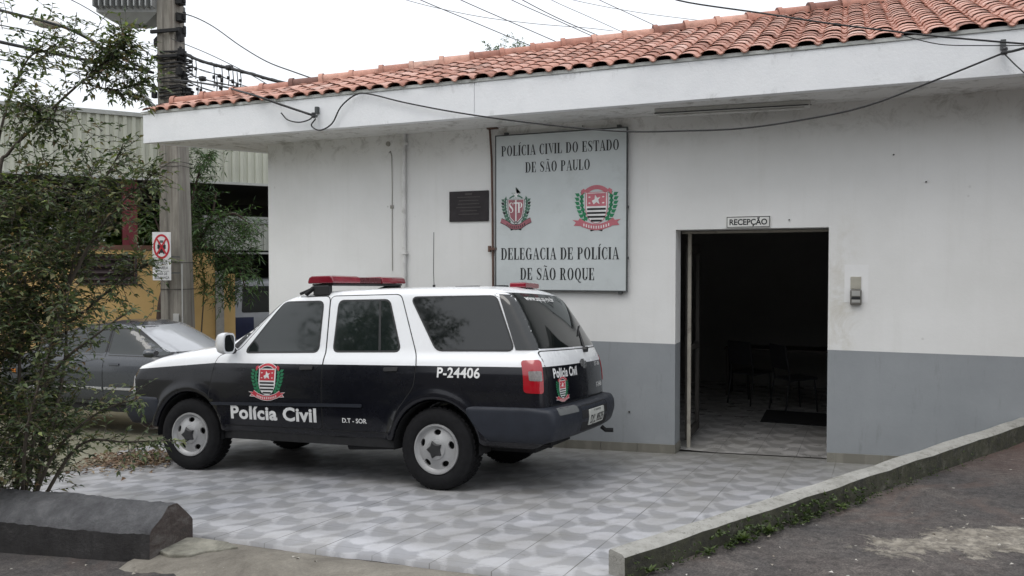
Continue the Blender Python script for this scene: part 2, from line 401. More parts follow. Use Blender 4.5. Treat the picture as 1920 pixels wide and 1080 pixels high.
def R(x0, y0, x1, y1): return [(x0, y0), (x1, y0), (x1, y1), (x0, y1)]
def arc(cx, cy, ro, so_, ri, si, a0, a1, n=14):
    """ring sector between an outer and an inner ellipse, as quads"""
    q = []
    for i in range(n):
        a, b = (math.radians(a0 + (a1 - a0) * (i + k) / n) for k in (0, 1))
        q.append([(cx + ro * math.cos(a), cy + so_ * math.sin(a)), (cx + ro * math.cos(b), cy + so_ * math.sin(b)),
                  (cx + ri * math.cos(b), cy + si * math.sin(b)), (cx + ri * math.cos(a), cy + si * math.sin(a))])
    return q
W_, T_, S_ = .19, .05, .055
def stem(x): return [R(x, 0, x + W_, 1), R(x - S_, 0, x, .045), R(x + W_, 0, x + W_ + S_, .045), R(x - S_, .955, x, 1), R(x + W_, .955, x + W_ + S_, 1)]
def stroke(pts, ws):
    q = []; L = []
    for i, p in enumerate(pts):
        a = pts[max(0, i - 1)]; b = pts[min(len(pts) - 1, i + 1)]; dx, dy = b[0] - a[0], b[1] - a[1]; l = math.hypot(dx, dy) or 1
        nx, ny = -dy / l * ws[i] / 2, dx / l * ws[i] / 2; L.append(((p[0] + nx, p[1] + ny), (p[0] - nx, p[1] - ny)))
    for i in range(len(pts) - 1): q.append([L[i][0], L[i][1], L[i + 1][1], L[i + 1][0]])
    return q
def serif_glyph(c):
    if c == ' ': return [], .34
    if c in 'IÍ':
        g = stem(.06)
        if c == 'Í': g.append([(.10, 1.05), (.17, 1.05), (.34, 1.27), (.22, 1.27)])
        return g, .36
    if c == 'P': return stem(.06) + [R(.23, .46, .30, .50), R(.23, .96, .30, 1)] + arc(.30, .73, .27, .27, .11, .23, -90, 90), .66
    if c == 'R': return serif_glyph('P')[0] + [[(.30, .48), (.42, .46), (.60, .045), (.44, .045)], R(.44, 0, .70, .045)], .74
    if c in 'OQ':
        g = arc(.36, .5, .33, .515, .155, .47, 0, 360, 30)
        if c == 'Q': g += stroke([(.34, .02), (.44, -.12), (.60, -.20), (.70, -.16)], [.06, .11, .09, .03])
        return g, .76
    if c == 'C': return arc(.36, .5, .33, .515, .155, .47, 48, 312, 24) + [[(.55, .66), (.60, .66), (.60, 1.0), (.565, .96)], [(.55, .34), (.58, .12), (.60, .16), (.60, .34)]], .68
    if c == 'G': return arc(.36, .5, .33, .515, .155, .47, 48, 300, 24) + [[(.55, .66), (.60, .66), (.60, 1.0), (.565, .96)], R(.49, .02, .66, .42), R(.42, .42, .73, .465)], .78
    if c == 'L': return stem(.06) + [R(.29, 0, .56, .045), [(.47, .045), (.56, .045), (.56, .34), (.53, .34)]], .62
    if c == 'D': return stem(.06) + [R(.23, 0, .32, .045), R(.23, .955, .32, 1)] + arc(.32, .5, .34, .5, .165, .455, -90, 90, 18), .74
    if c == 'E': return stem(.06) + [R(.29, 0, .56, .045), [(.46, .045), (.56, .045), (.56, .32), (.53, .32)], R(.29, .955, .54, 1), [(.45, .955), (.54, .955), (.54, .70), (.51, .70)], R(.23, .48, .42, .525), R(.39, .36, .43, .64)], .64
    if c == 'T': return [R(.26, 0, .43, 1), R(.18, 0, .26, .045), R(.43, 0, .51, .045), R(.03, .955, .26, 1), R(.43, .955, .66, 1), [(.03, .955), (.12, .955), (.06, .68), (.03, .68)], [(.66, .955), (.57, .955), (.63, .68), (.66, .68)]], .70
    if c in 'AÃ':
        g = [[(.08, .045), (.13, .045), (.36, .93), (.31, 1.0)], [(.31, 1.0), (.40, 1.0), (.66, .045), (.48, .045)], R(.01, 0, .21, .045), R(.41, 0, .72, .045), R(.20, .30, .44, .345)]
        if c == 'Ã': g += stroke([(.17, 1.12), (.25, 1.19), (.34, 1.15), (.43, 1.11), (.51, 1.18)], [.04, .07, .08, .07, .04])
        return g, .73
    if c == 'V': return [[(.06, .955), (.24, .955), (.42, .12), (.36, 0)], [(.36, 0), (.42, .12), (.62, .955), (.57, .955)], R(-.01, .955, .31, 1), R(.49, .955, .70, 1)], .69
    if c == 'U': return [R(.06, .28, .23, 1), R(0, .955, .06, 1), R(.23, .955, .29, 1), R(.53, .28, .58, 1), R(.46, .955, .53, 1), R(.58, .955, .65, 1)] + arc(.32, .28, .26, .29, .09, .235, 180, 360, 16), .68
    if c == 'S':
        return stroke([(.50, .80), (.44, .93), (.30, .975), (.17, .93), (.11, .80), (.16, .66), (.30, .53), (.44, .40), (.49, .25), (.43, .09), (.29, .025), (.15, .06), (.07, .22)],
                      [.04, .045, .055, .09, .14, .17, .19, .17, .14, .09, .05, .045, .04]) + [[(.50, .70), (.54, .70), (.54, 1.0), (.51, .95)], [(.05, 0), (.08, .06), (.08, .30), (.05, .30)]], .62
    return [], .5
def serif_text(txt, x0, x1, y, h, x_skew=0):
    gs = []; adv = 0
    for ch in txt:
        g, a = serif_glyph(ch); gs.append((g, adv)); adv += a + .03
    k = (x1 - x0) / adv; out_ = []; lv = 0
    for g, a in gs:
        for i, q in enumerate(g): out_.append(([(x0 + (p[0] + a) * k, y + p[1] * h) for p in q], i % 7))
    return out_

# ------------------------------------------------------------------ crests (flat printed artwork), unit height, centred
def ellipse(cx, cy, rx, ry, a0=0, a1=360, n=20):
    return [(cx + rx * math.cos(math.radians(a0 + (a1 - a0) * i / n)), cy + ry * math.sin(math.radians(a0 + (a1 - a0) * i / n))) for i in range(n + (0 if abs(a1 - a0) == 360 else 1))]
def leaf2(cx, cy, l, wd, ang):
    ca, sa = math.cos(ang), math.sin(ang)
    return [(cx + x * ca - y * sa, cy + x * sa + y * ca) for x, y in ((0, 0), (l * .4, wd), (l, 0), (l * .4, -wd))]
def shield(x, yt, yb, n=8):
    p = [(-x, yt), (x, yt), (x, lerp(yt, yb, .45))]
    p += [(x * math.cos(t) ** .9, lerp(yt, yb, .45) + (yb - lerp(yt, yb, .45)) * math.sin(t)) for t in [math.pi / 2 * i / n for i in range(1, n)]] + [(0, yb)]
    return p + [(-a, b) for a, b in p[-2:1:-1]]
# material slots: 0 outline, 1 red, 2 white, 3 black, 4 green
def crest_stripes():
    """round-topped shield, red chief with a figure, black and white bars, laurel and ribbon"""
    L = []
    for s in (-1, 1):
        for i in range(7):
            a = i / 6; x = s * lerp(.20, .33, math.sin(a * math.pi * .62)); y = lerp(-.30, .26, a)
            L.append((leaf2(x, y, .15, .05, math.pi / 2 + s * -.55 * (1 - a * 1.5)), 4, 1)); L.append((leaf2(x + s * .04, y - .01, .13, .045, math.pi / 2 - s * 1.05), 4, 2))
    L.append((shield(.245, .33, -.36), 0, 3)); L.append((shield(.228, .315, -.345), 2, 4))
    L.append((R(-.21, .02, .21, .30), 1, 5))
    for k in range(4):
        y = -.02 - k * .085; hw = .205 if k < 2 else (.19 if k == 2 else .12); L.append((R(-hw, y - .045, hw, y), 3, 5))
    L.append(([(-.06, .06), (0, .11), (.07, .06), (.04, .16), (.09, .22), (.02, .20), (-.03, .27), (-.04, .17), (-.10, .14)], 2, 6))
    for x in (-.15, .15): L.append((leaf2(x - .03, .09, .06, .018, 0), 2, 6)); L.append((leaf2(x - .03, .22, .06, .018, 0), 2, 6))
    for q in arc(0, .12, .36, .36, .255, .27, 42, 138, 10): L.append((q, 0, 7))
    for q in arc(0, .12, .345, .345, .27, .285, 44, 136, 10): L.append((q, 1, 8))
    for s in (-1, 1):
        L.append(([(s * .22, .36), (s * .33, .27), (s * .34, .37), (s * .28, .41)], 1, 6))
        L.append(([(s * .30, -.30), (s * .53, -.27), (s * .45, -.33), (s * .50, -.40), (s * .31, -.41)], 0, 6))
        L.append(([(s * .31, -.31), (s * .505, -.282), (s * .435, -.335), (s * .475, -.385), (s * .315, -.40)], 1, 7))
    pts = [(-.40, -.29), (-.28, -.37), (-.12, -.425), (0, -.44), (.12, -.425), (.28, -.37), (.40, -.29)]
    for q in stroke(pts, [.135] * 7): L.append((q, 0, 8))
    for q in stroke(pts, [.11] * 7): L.append((q, 1, 9))
    for i in range(11):
        t = -.27 + i * .054; y = -.44 + .75 * t * t; L.append((R(t - .013, y - .03, t + .010, y + .03), 2, 10))
    for s in (-1, 1): L.append(([(s * .02, -.50), (s * .12, -.53), (s * .14, -.50), (s * .05, -.48)], 3, 5))
    return L
def crest_letters():
    """pointed shield with a sword between two letters, laurel, ribbon, star on top"""
    L = []
    for s in (-1, 1):
        for i in range(8):
            a = i / 7; x = s * lerp(.17, .335, math.sin(a * math.pi * .60)); y = lerp(-.36, .18, a)
            L.append((leaf2(x, y, .13, .042, math.pi / 2 - s * .5 * (1 - a * 1.4)), 4, 1)); L.append((leaf2(x + s * .02, y, .12, .04, math.pi / 2 - s * 1.1), 3 if i % 3 == 0 else 4, 2))
    sh = [(-.27, .23), (.27, .23), (.245, -.05), (.19, -.24), (0, -.40), (-.19, -.24), (-.245, -.05)]
    L.append((sh, 3, 3)); L.append(([(x * .93, y * .95 + .004) for x, y in sh], 2, 4)); L.append(([(x * .87, y * .90 + .006) for x, y in sh], 1, 5))
    L.append((R(-.018, -.36, .018, .21), 2, 7)); L.append((R(-.07, .12, .07, .15), 2, 8)); L.append((R(-.045, -.34, .045, -.31), 3, 8))
    for (q, l) in serif_text("S", -.215, -.055, -.10, .25): L.append((q, 2, 9 + l))
    for (q, l) in serif_text("P", .055, .225, -.10, .25): L.append((q, 2, 9 + l))
    pts = [(-.46, -.28), (-.30, -.34), (-.14, -.43), (0, -.45), (.14, -.43), (.30, -.34), (.46, -.28)]
    for q in stroke(pts, [.13] * 7): L.append((q, 3, 8))
    for q in stroke(pts, [.105] * 7): L.append((q, 1, 9))
    for i in range(10):
        t = -.27 + i * .06; y = -.45 + .95 * t * t; L.append((R(t - .014, y - .028, t + .012, y + .028), 0, 10))
    for (sc, mi, lv) in ((1.0, 4, 6), (.80, 2, 8)):
        L.append(([((.15 if k % 2 == 0 else .05) * sc * math.cos(math.pi / 2 + k * math.pi / 5), .33 + (.19 if k % 2 == 0 else .05) * sc * math.sin(math.pi / 2 + k * math.pi / 5)) for k in range(10)], mi, lv))
    L += [(q, 4, 5) for q in stroke([(-.20, .25), (-.10, .30), (0, .315), (.10, .30), (.20, .25)], [.035] * 5)]
    for s in (-1, 1): L.append(([(s * .02, -.49), (s * .15, -.53), (s * .18, -.50), (s * .06, -.47)], 3, 5))
    return L

# ------------------------------------------------------------------ smooth shells from signed distances
def poly_sdf(px, pz, poly):
    P = np.array(poly, float); d = np.full(px.shape, 1e9); ins = np.zeros(px.shape, bool); n = len(P)
    for i in range(n):
        a, b = P[i], P[(i + 1) % n]; e = b - a; wx, wz = px - a[0], pz - a[1]
        t = np.clip((wx * e[0] + wz * e[1]) / (e @ e), 0, 1); d = np.minimum(d, (wx - e[0] * t) ** 2 + (wz - e[1] * t) ** 2)
        c = ((a[1] <= pz) & (b[1] > pz)) | ((b[1] <= pz) & (a[1] > pz))
        if abs(e[1]) > 1e-9: ins ^= c & (px < a[0] + (pz - a[1]) / e[1] * e[0])
    d = np.sqrt(d); return np.where(ins, -d, d)
def rmax(a, b, r):
    u, v = np.maximum(a + r, 0), np.maximum(b + r, 0); return np.minimum(np.maximum(a, b), -r) + np.sqrt(u * u + v * v)
def rmin(a, b, r): return -rmax(-a, -b, r)
def surface_net(F, xs, ys, zs):
    nx, ny, nz = F.shape; S = F < 0
    cs = [S[i:nx - 1 + i, j:ny - 1 + j, k:nz - 1 + k] for i in (0, 1) for j in (0, 1) for k in (0, 1)]
    tot = sum(c.astype(np.int8) for c in cs); act = (tot > 0) & (tot < 8)
    idx = -np.ones(act.shape, int); I = np.argwhere(act); idx[act] = np.arange(len(I))
    acc = np.zeros((len(I), 3)); cnt = np.zeros(len(I)); cor = [(i, j, k) for i in (0, 1) for j in (0, 1) for k in (0, 1)]
    val = {c: F[I[:, 0] + c[0], I[:, 1] + c[1], I[:, 2] + c[2]] for c in cor}
    for a in cor:
        for ax in range(3):
            if a[ax]: continue
            b = tuple(1 if q == ax else a[q] for q in range(3)); va, vb = val[a], val[b]; m = (va < 0) != (vb < 0)
            t = np.where(m, va / np.where(m, va - vb, 1), 0); p = np.array(a, float)[None, :].repeat(len(I), 0); p[:, ax] += t
            acc[m] += p[m]; cnt += m
    V = I + acc / cnt[:, None]; h = np.array([xs[1] - xs[0], ys[1] - ys[0], zs[1] - zs[0]]); V = V * h + np.array([xs[0], ys[0], zs[0]])
    Q = []
    for ax in range(3):
        o1, o2 = [(1, 2), (2, 0), (0, 1)][ax]; sl0 = [slice(1, -1)] * 3; sl0[ax] = slice(0, -1); sl1 = list(sl0); sl1[ax] = slice(1, None)
        A, B = S[tuple(sl0)], S[tuple(sl1)]
        E = np.argwhere(A != B)
        off = np.ones(3, int); off[ax] = 0; G = E + off; flip = A[E[:, 0], E[:, 1], E[:, 2]]
        def cell(d1, d2):
            c = G.copy(); c[:, o1] -= d1; c[:, o2] -= d2; return idx[c[:, 0], c[:, 1], c[:, 2]]
        q = np.stack([cell(1, 1), cell(0, 1), cell(0, 0), cell(1, 0)], 1); q[~flip] = q[~flip][:, ::-1]; Q.append(q)
    Q = np.concatenate(Q); Q = Q[(Q >= 0).all(1)]
    # light fairing
    for _ in range(3):
        s = np.zeros_like(V); c = np.zeros(len(V))
        for a, b in ((0, 1), (1, 2), (2, 3), (3, 0)):
            np.add.at(s, Q[:, a], V[Q[:, b]]); np.add.at(c, Q[:, a], 1); np.add.at(s, Q[:, b], V[Q[:, a]]); np.add.at(c, Q[:, b], 1)
        V = V * .5 + .5 * s / np.maximum(c, 1)[:, None]
    return V, Q
def mesh_obj(name, V, Q, mats, parent=None, smooth=True):
    me = bpy.data.meshes.new(name); me.from_pydata(V.tolist() if hasattr(V, 'tolist') else V, [], Q.tolist() if hasattr(Q, 'tolist') else Q)
    for m in (mats if isinstance(mats, (list, tuple)) else [mats]): me.materials.append(m)
    if smooth: me.polygons.foreach_set("use_smooth", [True] * len(me.polygons))
    o = bpy.data.objects.new(name, me); COL.objects.link(o)
    if parent: o.parent = parent
    return o
def slice_sample(D, xs, zs, sx, sz):
    """2-D table sampled with a constant shift per slice"""
    nx, nz = D.shape; fx = (np.arange(nx) + sx / (xs[1] - xs[0])).clip(0, nx - 1.001); fz = (np.arange(nz) + sz / (zs[1] - zs[0])).clip(0, nz - 1.001)
    i = fx.astype(int); j = fz.astype(int); a = (fx - i)[:, None]; b = (fz - j)[None, :]
    return D[i][:, j] * (1 - a) * (1 - b) + D[i + 1][:, j] * a * (1 - b) + D[i][:, j + 1] * (1 - a) * b + D[i + 1][:, j + 1] * a * b
def car_shell(profile, section, rear_x, front_x, wheels, wr, halfw, crown=.10, h=.02, round_r=.055, rear_bow=.13, front_bow=.10, flare=True, xm=1.3):
    xs = np.arange(rear_x - .06, front_x + .06, h); ys = np.arange(-halfw - .06, halfw + .06 + h / 2, h); zs = np.arange(.20, max(p[1] for p in profile) + .08, h)
    X, Z = np.meshgrid(xs, zs, indexing='ij'); D = poly_sdf(X, Z, profile)
    Y2, Z2 = np.meshgrid(ys, zs, indexing='ij'); DS = poly_sdf(Y2, Z2, section)
    F = np.zeros((len(xs), len(ys), len(zs)))
    ix = int(np.searchsorted(xs, xm))
    for j, y in enumerate(ys):
        t = abs(y) / .8
        Dr = slice_sample(D, xs, zs, -rear_bow * t ** 2.6, crown * y * y); Df = slice_sample(D, xs, zs, front_bow * t ** 2.2, crown * y * y)
        d = np.where((np.arange(len(xs)) < ix)[:, None], Dr, Df)
        F[:, j, :] = rmax(d, np.broadcast_to(DS[j][None, :], d.shape), round_r)
    ay = np.abs(ys)[None, :, None]
    for wx, wz in wheels:
        rr = np.sqrt((X - wx) ** 2 + (Z - wz) ** 2)[:, None, :]
        if flare:
            fl = rmax(np.abs(rr - (wr + .03)) - .045, np.maximum(ay - (halfw + .012), halfw - .25 - ay), .03); F = rmin(F, np.maximum(fl, .40 - zs[None, None, :]), .025)
        F = np.maximum(F, -np.maximum(rr - wr, (halfw - .33) - ay))
    return surface_net(F, xs, ys, zs)
class Proj:
    """projects flat outlines on to a shell"""
    def __init__(s, V, Q): s.t = BVHTree.FromPolygons([tuple(v) for v in V], [tuple(q) for q in Q])
    def cast(s, o, d):
        r = s.t.ray_cast(Vector(o), Vector(d)); return r[0], r[1]
    def side(s, sgn, off):
        def f(x, z, lev=0):
            p, n = s.cast((x, sgn * 2, z), (0, -sgn, 0))
            if p is None: p, n, *_ = s.t.find_nearest(Vector((x, sgn * .7, z)))
            return p + Vector((0, sgn, .25)).normalized() * (off + lev * .0006)
        return f
    def rear(s, off):
        def f(y, z, lev=0):
            p, n = s.cast((-3, y, z), (1, 0, 0))
            if p is None: p, n, *_ = s.t.find_nearest(Vector((-1, y, z)))
            return p + Vector((-1, 0, .25)).normalized() * (off + lev * .0006)
        return f
    def front(s, off):
        def f(y, z, lev=0):
            p, n = s.cast((6, y, z), (-1, 0, 0))
            if p is None: p, n, *_ = s.t.find_nearest(Vector((3, y, z)))
            return p + Vector((1, 0, .5)).normalized() * (off + lev * .0006)
        return f
def panel(name, poly, mapf, drop, mat, parent, step=.05):
    """a panel lying on a shell: the outline is cut into small faces, projected, and its rim turned in"""
    o = art(name, [(poly, 0, 0)], [mat], mapf, parent, step)
    me = o.data; bm = bmesh.new(); bm.from_mesh(me); bmesh.ops.remove_doubles(bm, verts=bm.verts, dist=.0005)
    bmesh.ops.recalc_face_normals(bm, faces=bm.faces)
    c = sum((f.normal * f.calc_area() for f in bm.faces), Vector()); cen = sum((v.co for v in bm.verts), Vector()) / len(bm.verts)
    want = Vector((0, math.copysign(1, cen.y), .2)) if abs(cen.y) > .3 else Vector((math.copysign(1, cen.x - 1.2), 0, .5))
    if c.dot(want) < 0: bmesh.ops.reverse_faces(bm, faces=bm.faces); c = -c
    c.normalize(); bd = [e for e in bm.edges if e.is_boundary]
    r = bmesh.ops.extrude_edge_only(bm, edges=bd); vs = [g for g in r["geom"] if isinstance(g, bmesh.types.BMVert)]
    for v in vs: v.co -= c * drop
    for f in bm.faces: f.smooth = True
    bm.to_mesh(me); bm.free(); me.set_sharp_from_angle(angle=.7); return o
def ring_poly(poly, wd):
    """closed strip of quads along an outline"""
    n = len(poly); cx = sum(p[0] for p in poly) / n; q = []; L = []
    ar = sum(poly[i][0] * poly[(i + 1) % n][1] - poly[(i + 1) % n][0] * poly[i][1] for i in range(n)); sg = 1 if ar > 0 else -1
    for i in range(n):
        a, b, c = poly[i - 1], poly[i], poly[(i + 1) % n]
        d1 = Vector((b[0] - a[0], b[1] - a[1])).normalized(); d2 = Vector((c[0] - b[0], c[1] - b[1])).normalized(); t = (d1 + d2)
        t = t.normalized() if t.length > .01 else d1
        nrm = Vector((t.y, -t.x)) * sg; L.append((b, (b[0] + nrm.x * wd, b[1] + nrm.y * wd)))
    return [[L[i][0], L[(i + 1) % n][0], L[(i + 1) % n][1], L[i][1]] for i in range(n)]
def rounded(poly, r, n=4):
    o = []
    for i in range(len(poly)):
        a, b, c = (Vector(poly[i - 1]), Vector(poly[i]), Vector(poly[(i + 1) % len(poly)]))
        ra = min(r, (a - b).length * .45); rc = min(r, (c - b).length * .45)
        p, q = b + (a - b).normalized() * ra, b + (c - b).normalized() * rc
        for k in range(n + 1):
            t = k / n; o.append(tuple(p * (1 - t) ** 2 + b * 2 * t * (1 - t) + q * t * t))
    return o

# ================================================================== SETTING
def P_(x, y): return .014 + .036 * max(x, -9) - .065 * y
def A_(x, y): return .285 + (.05 if x > 0 else .04) * max(-8, min(x, 6)) + .004 * (y + 8.5)
KA, KB = Vector((-1.09, -4.30)), Vector((1.49, -.22))            # foot line of the ramp kerb
kd = (KB - KA).normalized(); kn = Vector((kd.y, -kd.x))            # kn points to the ramp side
def G_(x, y):
    side = (x - KA.x) * kn.x + (y - KA.y) * kn.y
    front = sstep(-4.62, -4.85, y) if x < -1.0 else (1 if side > -.10 or y < -4.6 else 0)
    z = lerp(P_(x, y) - .03, A_(x, y), front)
    z -= .2 * sstep(-7.3, -9.0, x - .25 * (y + 2)) * (1 - sstep(-14, -16, x))
    far = max(abs(x + 1) - 14, abs(y + 2) - 14, 0)
    return z if far <= 0 else lerp(z, -.5, min(1, far / 10))
def lines(dense0, dense1, st, lo, hi):
    a = list(np.arange(dense0, dense1, st)); k = st
    v = dense0
    while v > lo: k *= 1.25; v -= k; a.insert(0, v)
    k = st; v = a[-1]
    while v < hi: k *= 1.25; v += k; a.append(v)
    return a
gx = lines(-10, 4, .08, -400, 300); gy = lines(-7.5, .4, .08, -60, 400)
gv = []
for y in gy:
    for x in gx:
        z = G_(x, y)
        if -10 < x < 5 and -9 < y < .5: z += .012 * noise.noise((x * 2.3, y * 2.3, 0)) + .004 * noise.noise((x * 11, y * 11, 3))
        if -7.2 < x < 5.4 and y > .35 and y < 9: z = -.4
        gv.append((x, y, z))
nx_ = len(gx); gf = [(j * nx_ + i, j * nx_ + i + 1, (j + 1) * nx_ + i + 1, (j + 1) * nx_ + i) for j in range(len(gy) - 1) for i in range(nx_ - 1)]
o = mesh_obj("ground", gv, gf, ground_mat()); o["kind"] = "structure"

M_tile = tile_floor_mat("patterned_floor_tile", (.435, .435, .455), (.265, .268, .28), (.055, .055, .05))
M_tile_in = tile_floor_mat("interior_floor_tile", (.52, .51, .50), (.30, .295, .29), (.06, .06, .06), .3)
# tiled parking pad: a sheet with a ragged front edge, cut off along the kerb
m = MB(); xs_ = [-7.55 + .1 * i for i in range(95)]; top = []; 
for i, x in enumerate(xs_):
    yb = -4.42 - .07 * (x + 1.2) / 3 + .018 * noise.noise((x * 3, 0, 5)) + .02 * math.sin(x * 2.1) - .04
    if x > -1.15: yb = max(yb, KA.y + (x + .06 - KA.x) * kd.y / kd.x)
    yt = .22
    if x < -6.85: yb = max(yb, -2.35 - (x + 6.85) * .6) ; 
    yt = .22
    top.append((x, yb, yt))
rows = 12; vs = []
for x, yb, yt in top:
    if yb > yt: yb = yt - .01
    for k in range(rows + 1): y = lerp(yb, yt, k / rows); vs.append((x, y, P_(x, y)))
    vs.append((x, yb - .004, P_(x, yb) - .06))
st = rows + 2; fs = []
for i in range(len(top) - 1):
    for k in range(rows): fs.append((i * st + k, (i + 1) * st + k, (i + 1) * st + k + 1, i * st + k + 1))
    fs.append((i * st + rows + 1, (i + 1) * st + rows + 1, (i + 1) * st, i * st))
o = mesh_obj("tiled_pavement", vs, fs, M_tile); o["kind"] = "structure"
# worn concrete apron in front of the pad
def apron_mat():
    m, n, b = new_mat("worn_concrete_apron"); p = geo_pos(n)
    c = ramp(n, noise_tex(n, p, 2.2, 9, .72, .4), [(.3, (.13, .115, .095)), (.5, (.225, .205, .17)), (.7, (.33, .305, .26))])
    c = mixc(n, .5, c, ramp(n, noise_tex(n, p, 70, 4, .8), [(.35, .5), (.65, 1.0)]), 'MULTIPLY')
    n.links.new(c, b.inputs["Base Color"]); b.inputs["Roughness"].default_value = .9
    bump(n, b, noise_tex(n, p, 35, 8, .8), .6, .015); return m
M_apron = apron_mat()
m = []; f = []; N = 46
for i in range(N):
    x = -4.0 + i * (2.92 / (N - 1)); t = i / (N - 1)
    yt = -4.36 - .07 * (x + 1.2) / 3; yb = lerp(-4.98, -4.9, t) - .20 * math.sin(t * 2.5 + .7) + .09 * noise.noise((x * 2.6, 3, 0)) + .05 * noise.noise((x * 9, 3, 0))
    for k in range(6):
        y = lerp(yb, yt, k / 5); m.append((x, y, lerp(A_(x, y) - (.03 if k == 0 else -.012), max(P_(x, y), A_(x, y)) + .003, sstep(0, 1, k / 4)) - (.035 if k == 5 else 0) + .004 * noise.noise((x * 9, y * 9, 0)) - (.02 if y > -4.52 else 0)))
    if i < N - 1:
        for k in range(5): f.append((i * 6 + k, (i + 1) * 6 + k, (i + 1) * 6 + k + 1, i * 6 + k + 1))
o = mesh_obj("concrete_apron", m, f, M_apron); o["kind"] = "structure"
# narrow pale slab beside the block
m = MB(); pts = [(-4.02, -4.60), (-3.86, -4.53), (-3.62, -4.52), (-3.50, -4.56), (-3.55, -4.66), (-3.63, -4.70), (-3.66, -4.79), (-3.80, -4.84), (-3.93, -4.80), (-4.0, -4.74)]
m.prism(pts, .10, .196)
o = m.build("broken_slab", pm("pale_cement", (.235, .225, .185), .9, .35, 9, .7, 40, dark=(.13, .125, .10), dthr=(.45, .65), dscale=6), bevel=.008)
tag(o, "flat broken piece of pale cement lying at the end of the dark concrete block", "slab")

# ================================================================== KERB OF THE RAMP
m = MB(); n_ = 60; secs = []
KTa, KTb = .385, .558
for i in range(n_ + 1):
    t = i / n_ * 1.55; p = KA + (KB - KA) * t; zt = lerp(KTa, KTb, t); wv = .012 * noise.noise((t * 9, 1, 0)); zz = .008 * noise.noise((t * 14, 7, 0)) + .004 * noise.noise((t * 50, 7, 0))
    a = p + kn * (.0 + wv); b = p - kn * (.120 + .01 * noise.noise((t * 7, 9, 0)))
    bt = b + kn * .012
    secs.append([(a.x + kn.x * .02, a.y + kn.y * .02, -.1), (a.x + kn.x * .006 + .01 * noise.noise((t * 30, 2, 2)), a.y, zt - .014 + zz), (a.x - kn.x * .014, a.y - kn.y * .018, zt + zz),
                 (bt.x, bt.y, zt + .004 + zz), (b.x, b.y, zt - .010), (b.x, b.y, -.1)])
for s in secs: m.v += s
for i in range(n_):
    for k in range(6):
        a, b = i * 6 + k, i * 6 + (k + 1) % 6; m.f.append((a, b, b + 6, a + 6)); m.mi.append(0)
m.f += [tuple(range(6)), tuple(range(n_ * 6, n_ * 6 + 6))]; m.mi += [0, 0]
o = m.build("ramp_kerb", kerb_mat(True), smooth=.6); tag(o, "low concrete kerb wall with mossy side climbing along the ramp at right", "kerb")

# ================================================================== POLICE STATION
bld = empty("police_station", "single storey white building with grey painted base, red tile roof and open doorway", "building", (-3, 0, 0))
def part(mb, name, mat, par=bld, **kw):
    o = mb.build(name, mat, None, **kw); o.parent = par
    L = []
    q = par
    while q is not None: L.append(q); q = q.parent
    off = Vector((0, 0, 0))
    for q in L: off += q.location
    o.location = -off
    return o
M_wall = wall_mat(); M_dado = dado_mat(); M_fas = fascia_mat()
DX0, DX1, DZ = -1.655, -.147, 2.34
WT = .28
sv = Vector((math.cos(math.radians(58)), math.sin(math.radians(58))))
def wallstrip(m, z0, z1):
    e = sv * 8.6; c1 = (-7.0, 0); c2 = (-7 + e.x, e.y)
    m.prism([c1, (DX0, 0), (DX0, WT), (-6.82, WT)], z0, z1)
    m.prism([(-7, .001), (-6.82, WT + .001), (c2[0] + .2, c2[1]), c2], z0, z1)
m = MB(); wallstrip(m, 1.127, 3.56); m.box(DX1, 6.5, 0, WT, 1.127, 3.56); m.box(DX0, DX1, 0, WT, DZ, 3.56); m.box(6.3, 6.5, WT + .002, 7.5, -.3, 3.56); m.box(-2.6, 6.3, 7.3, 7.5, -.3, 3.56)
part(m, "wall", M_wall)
m = MB(); wallstrip(m, -.5, 1.127); m.box(DX1, 6.5, 0, WT, -.5, 1.127); part(m, "dado", M_dado)
# skirting of floor tile
m = MB(); vs = []; 
def skirt(x0, x1):
    n0 = max(2, int((x1 - x0) / .4))
    for i in range(n0):
        a, b = lerp(x0, x1, i / n0) + .002, lerp(x0, x1, (i + 1) / n0) - .002
        za, zb = P_(a, 0), P_(b, 0); h_ = .095
        m.add([(a, -.010, za - .02), (b, -.010, zb - .02), (b, -.010, zb + h_), (a, -.010, za + h_), (a, .01, za - .02), (b, .01, zb - .02), (b, .01, zb + h_), (a, .01, za + h_)],
              [(0, 1, 2, 3), (3, 2, 6, 7), (1, 5, 6, 2), (4, 0, 3, 7)])
M_sk = tile_floor_mat("skirting_tile", (.27, .262, .225), (.125, .12, .10), (.08, .08, .07), .5)
skirt(-7.0, DX0 + .008); m.box(DX0 + .001, DX0 + .010, .0, WT, -.1, .05); part(m, "skirting", M_sk)
m = MB(); skirt(DX1, 1.4); part(m, "skirting", M_sk)
# soffit and fascia
e = sv * 10.5; FC = Vector((-8.43, -.7)); fe = FC + e
inn = Vector((-8.43 + .1 / math.tan(math.radians(29)), -.6))
m = MB(); m.prism([tuple(inn), (7.5, -.6), (7.5, 1.0), (-1.0, 7.5), (inn.x + e.x, inn.y + e.y)], 3.552, 3.62); part(m, "soffit", M_wall)
m = MB(); m.prism([tuple(FC), (-3.682, -.7), (-3.682, -.6), tuple(inn)], 3.55, 3.92); m.prism([(-3.674, -.7), (7.5, -.7), (7.5, -.6), (-3.674, -.6)], 3.55, 3.92)
m.prism([(-3.682, -.692), (-3.674, -.692), (-3.674, -.6), (-3.682, -.6)], 3.552, 3.918)
m.prism([(FC.x, FC.y + .001), (inn.x, inn.y + .001), tuple(inn + e), tuple(fe)], 3.55, 3.92)
part(m, "fascia", M_fas, bevel=.006)
M_cop = pm("weathered_coping", (.47, .48, .46), .8, .22, 5, .3, 40, dark=(.13, .14, .11), dthr=(.5, .72))
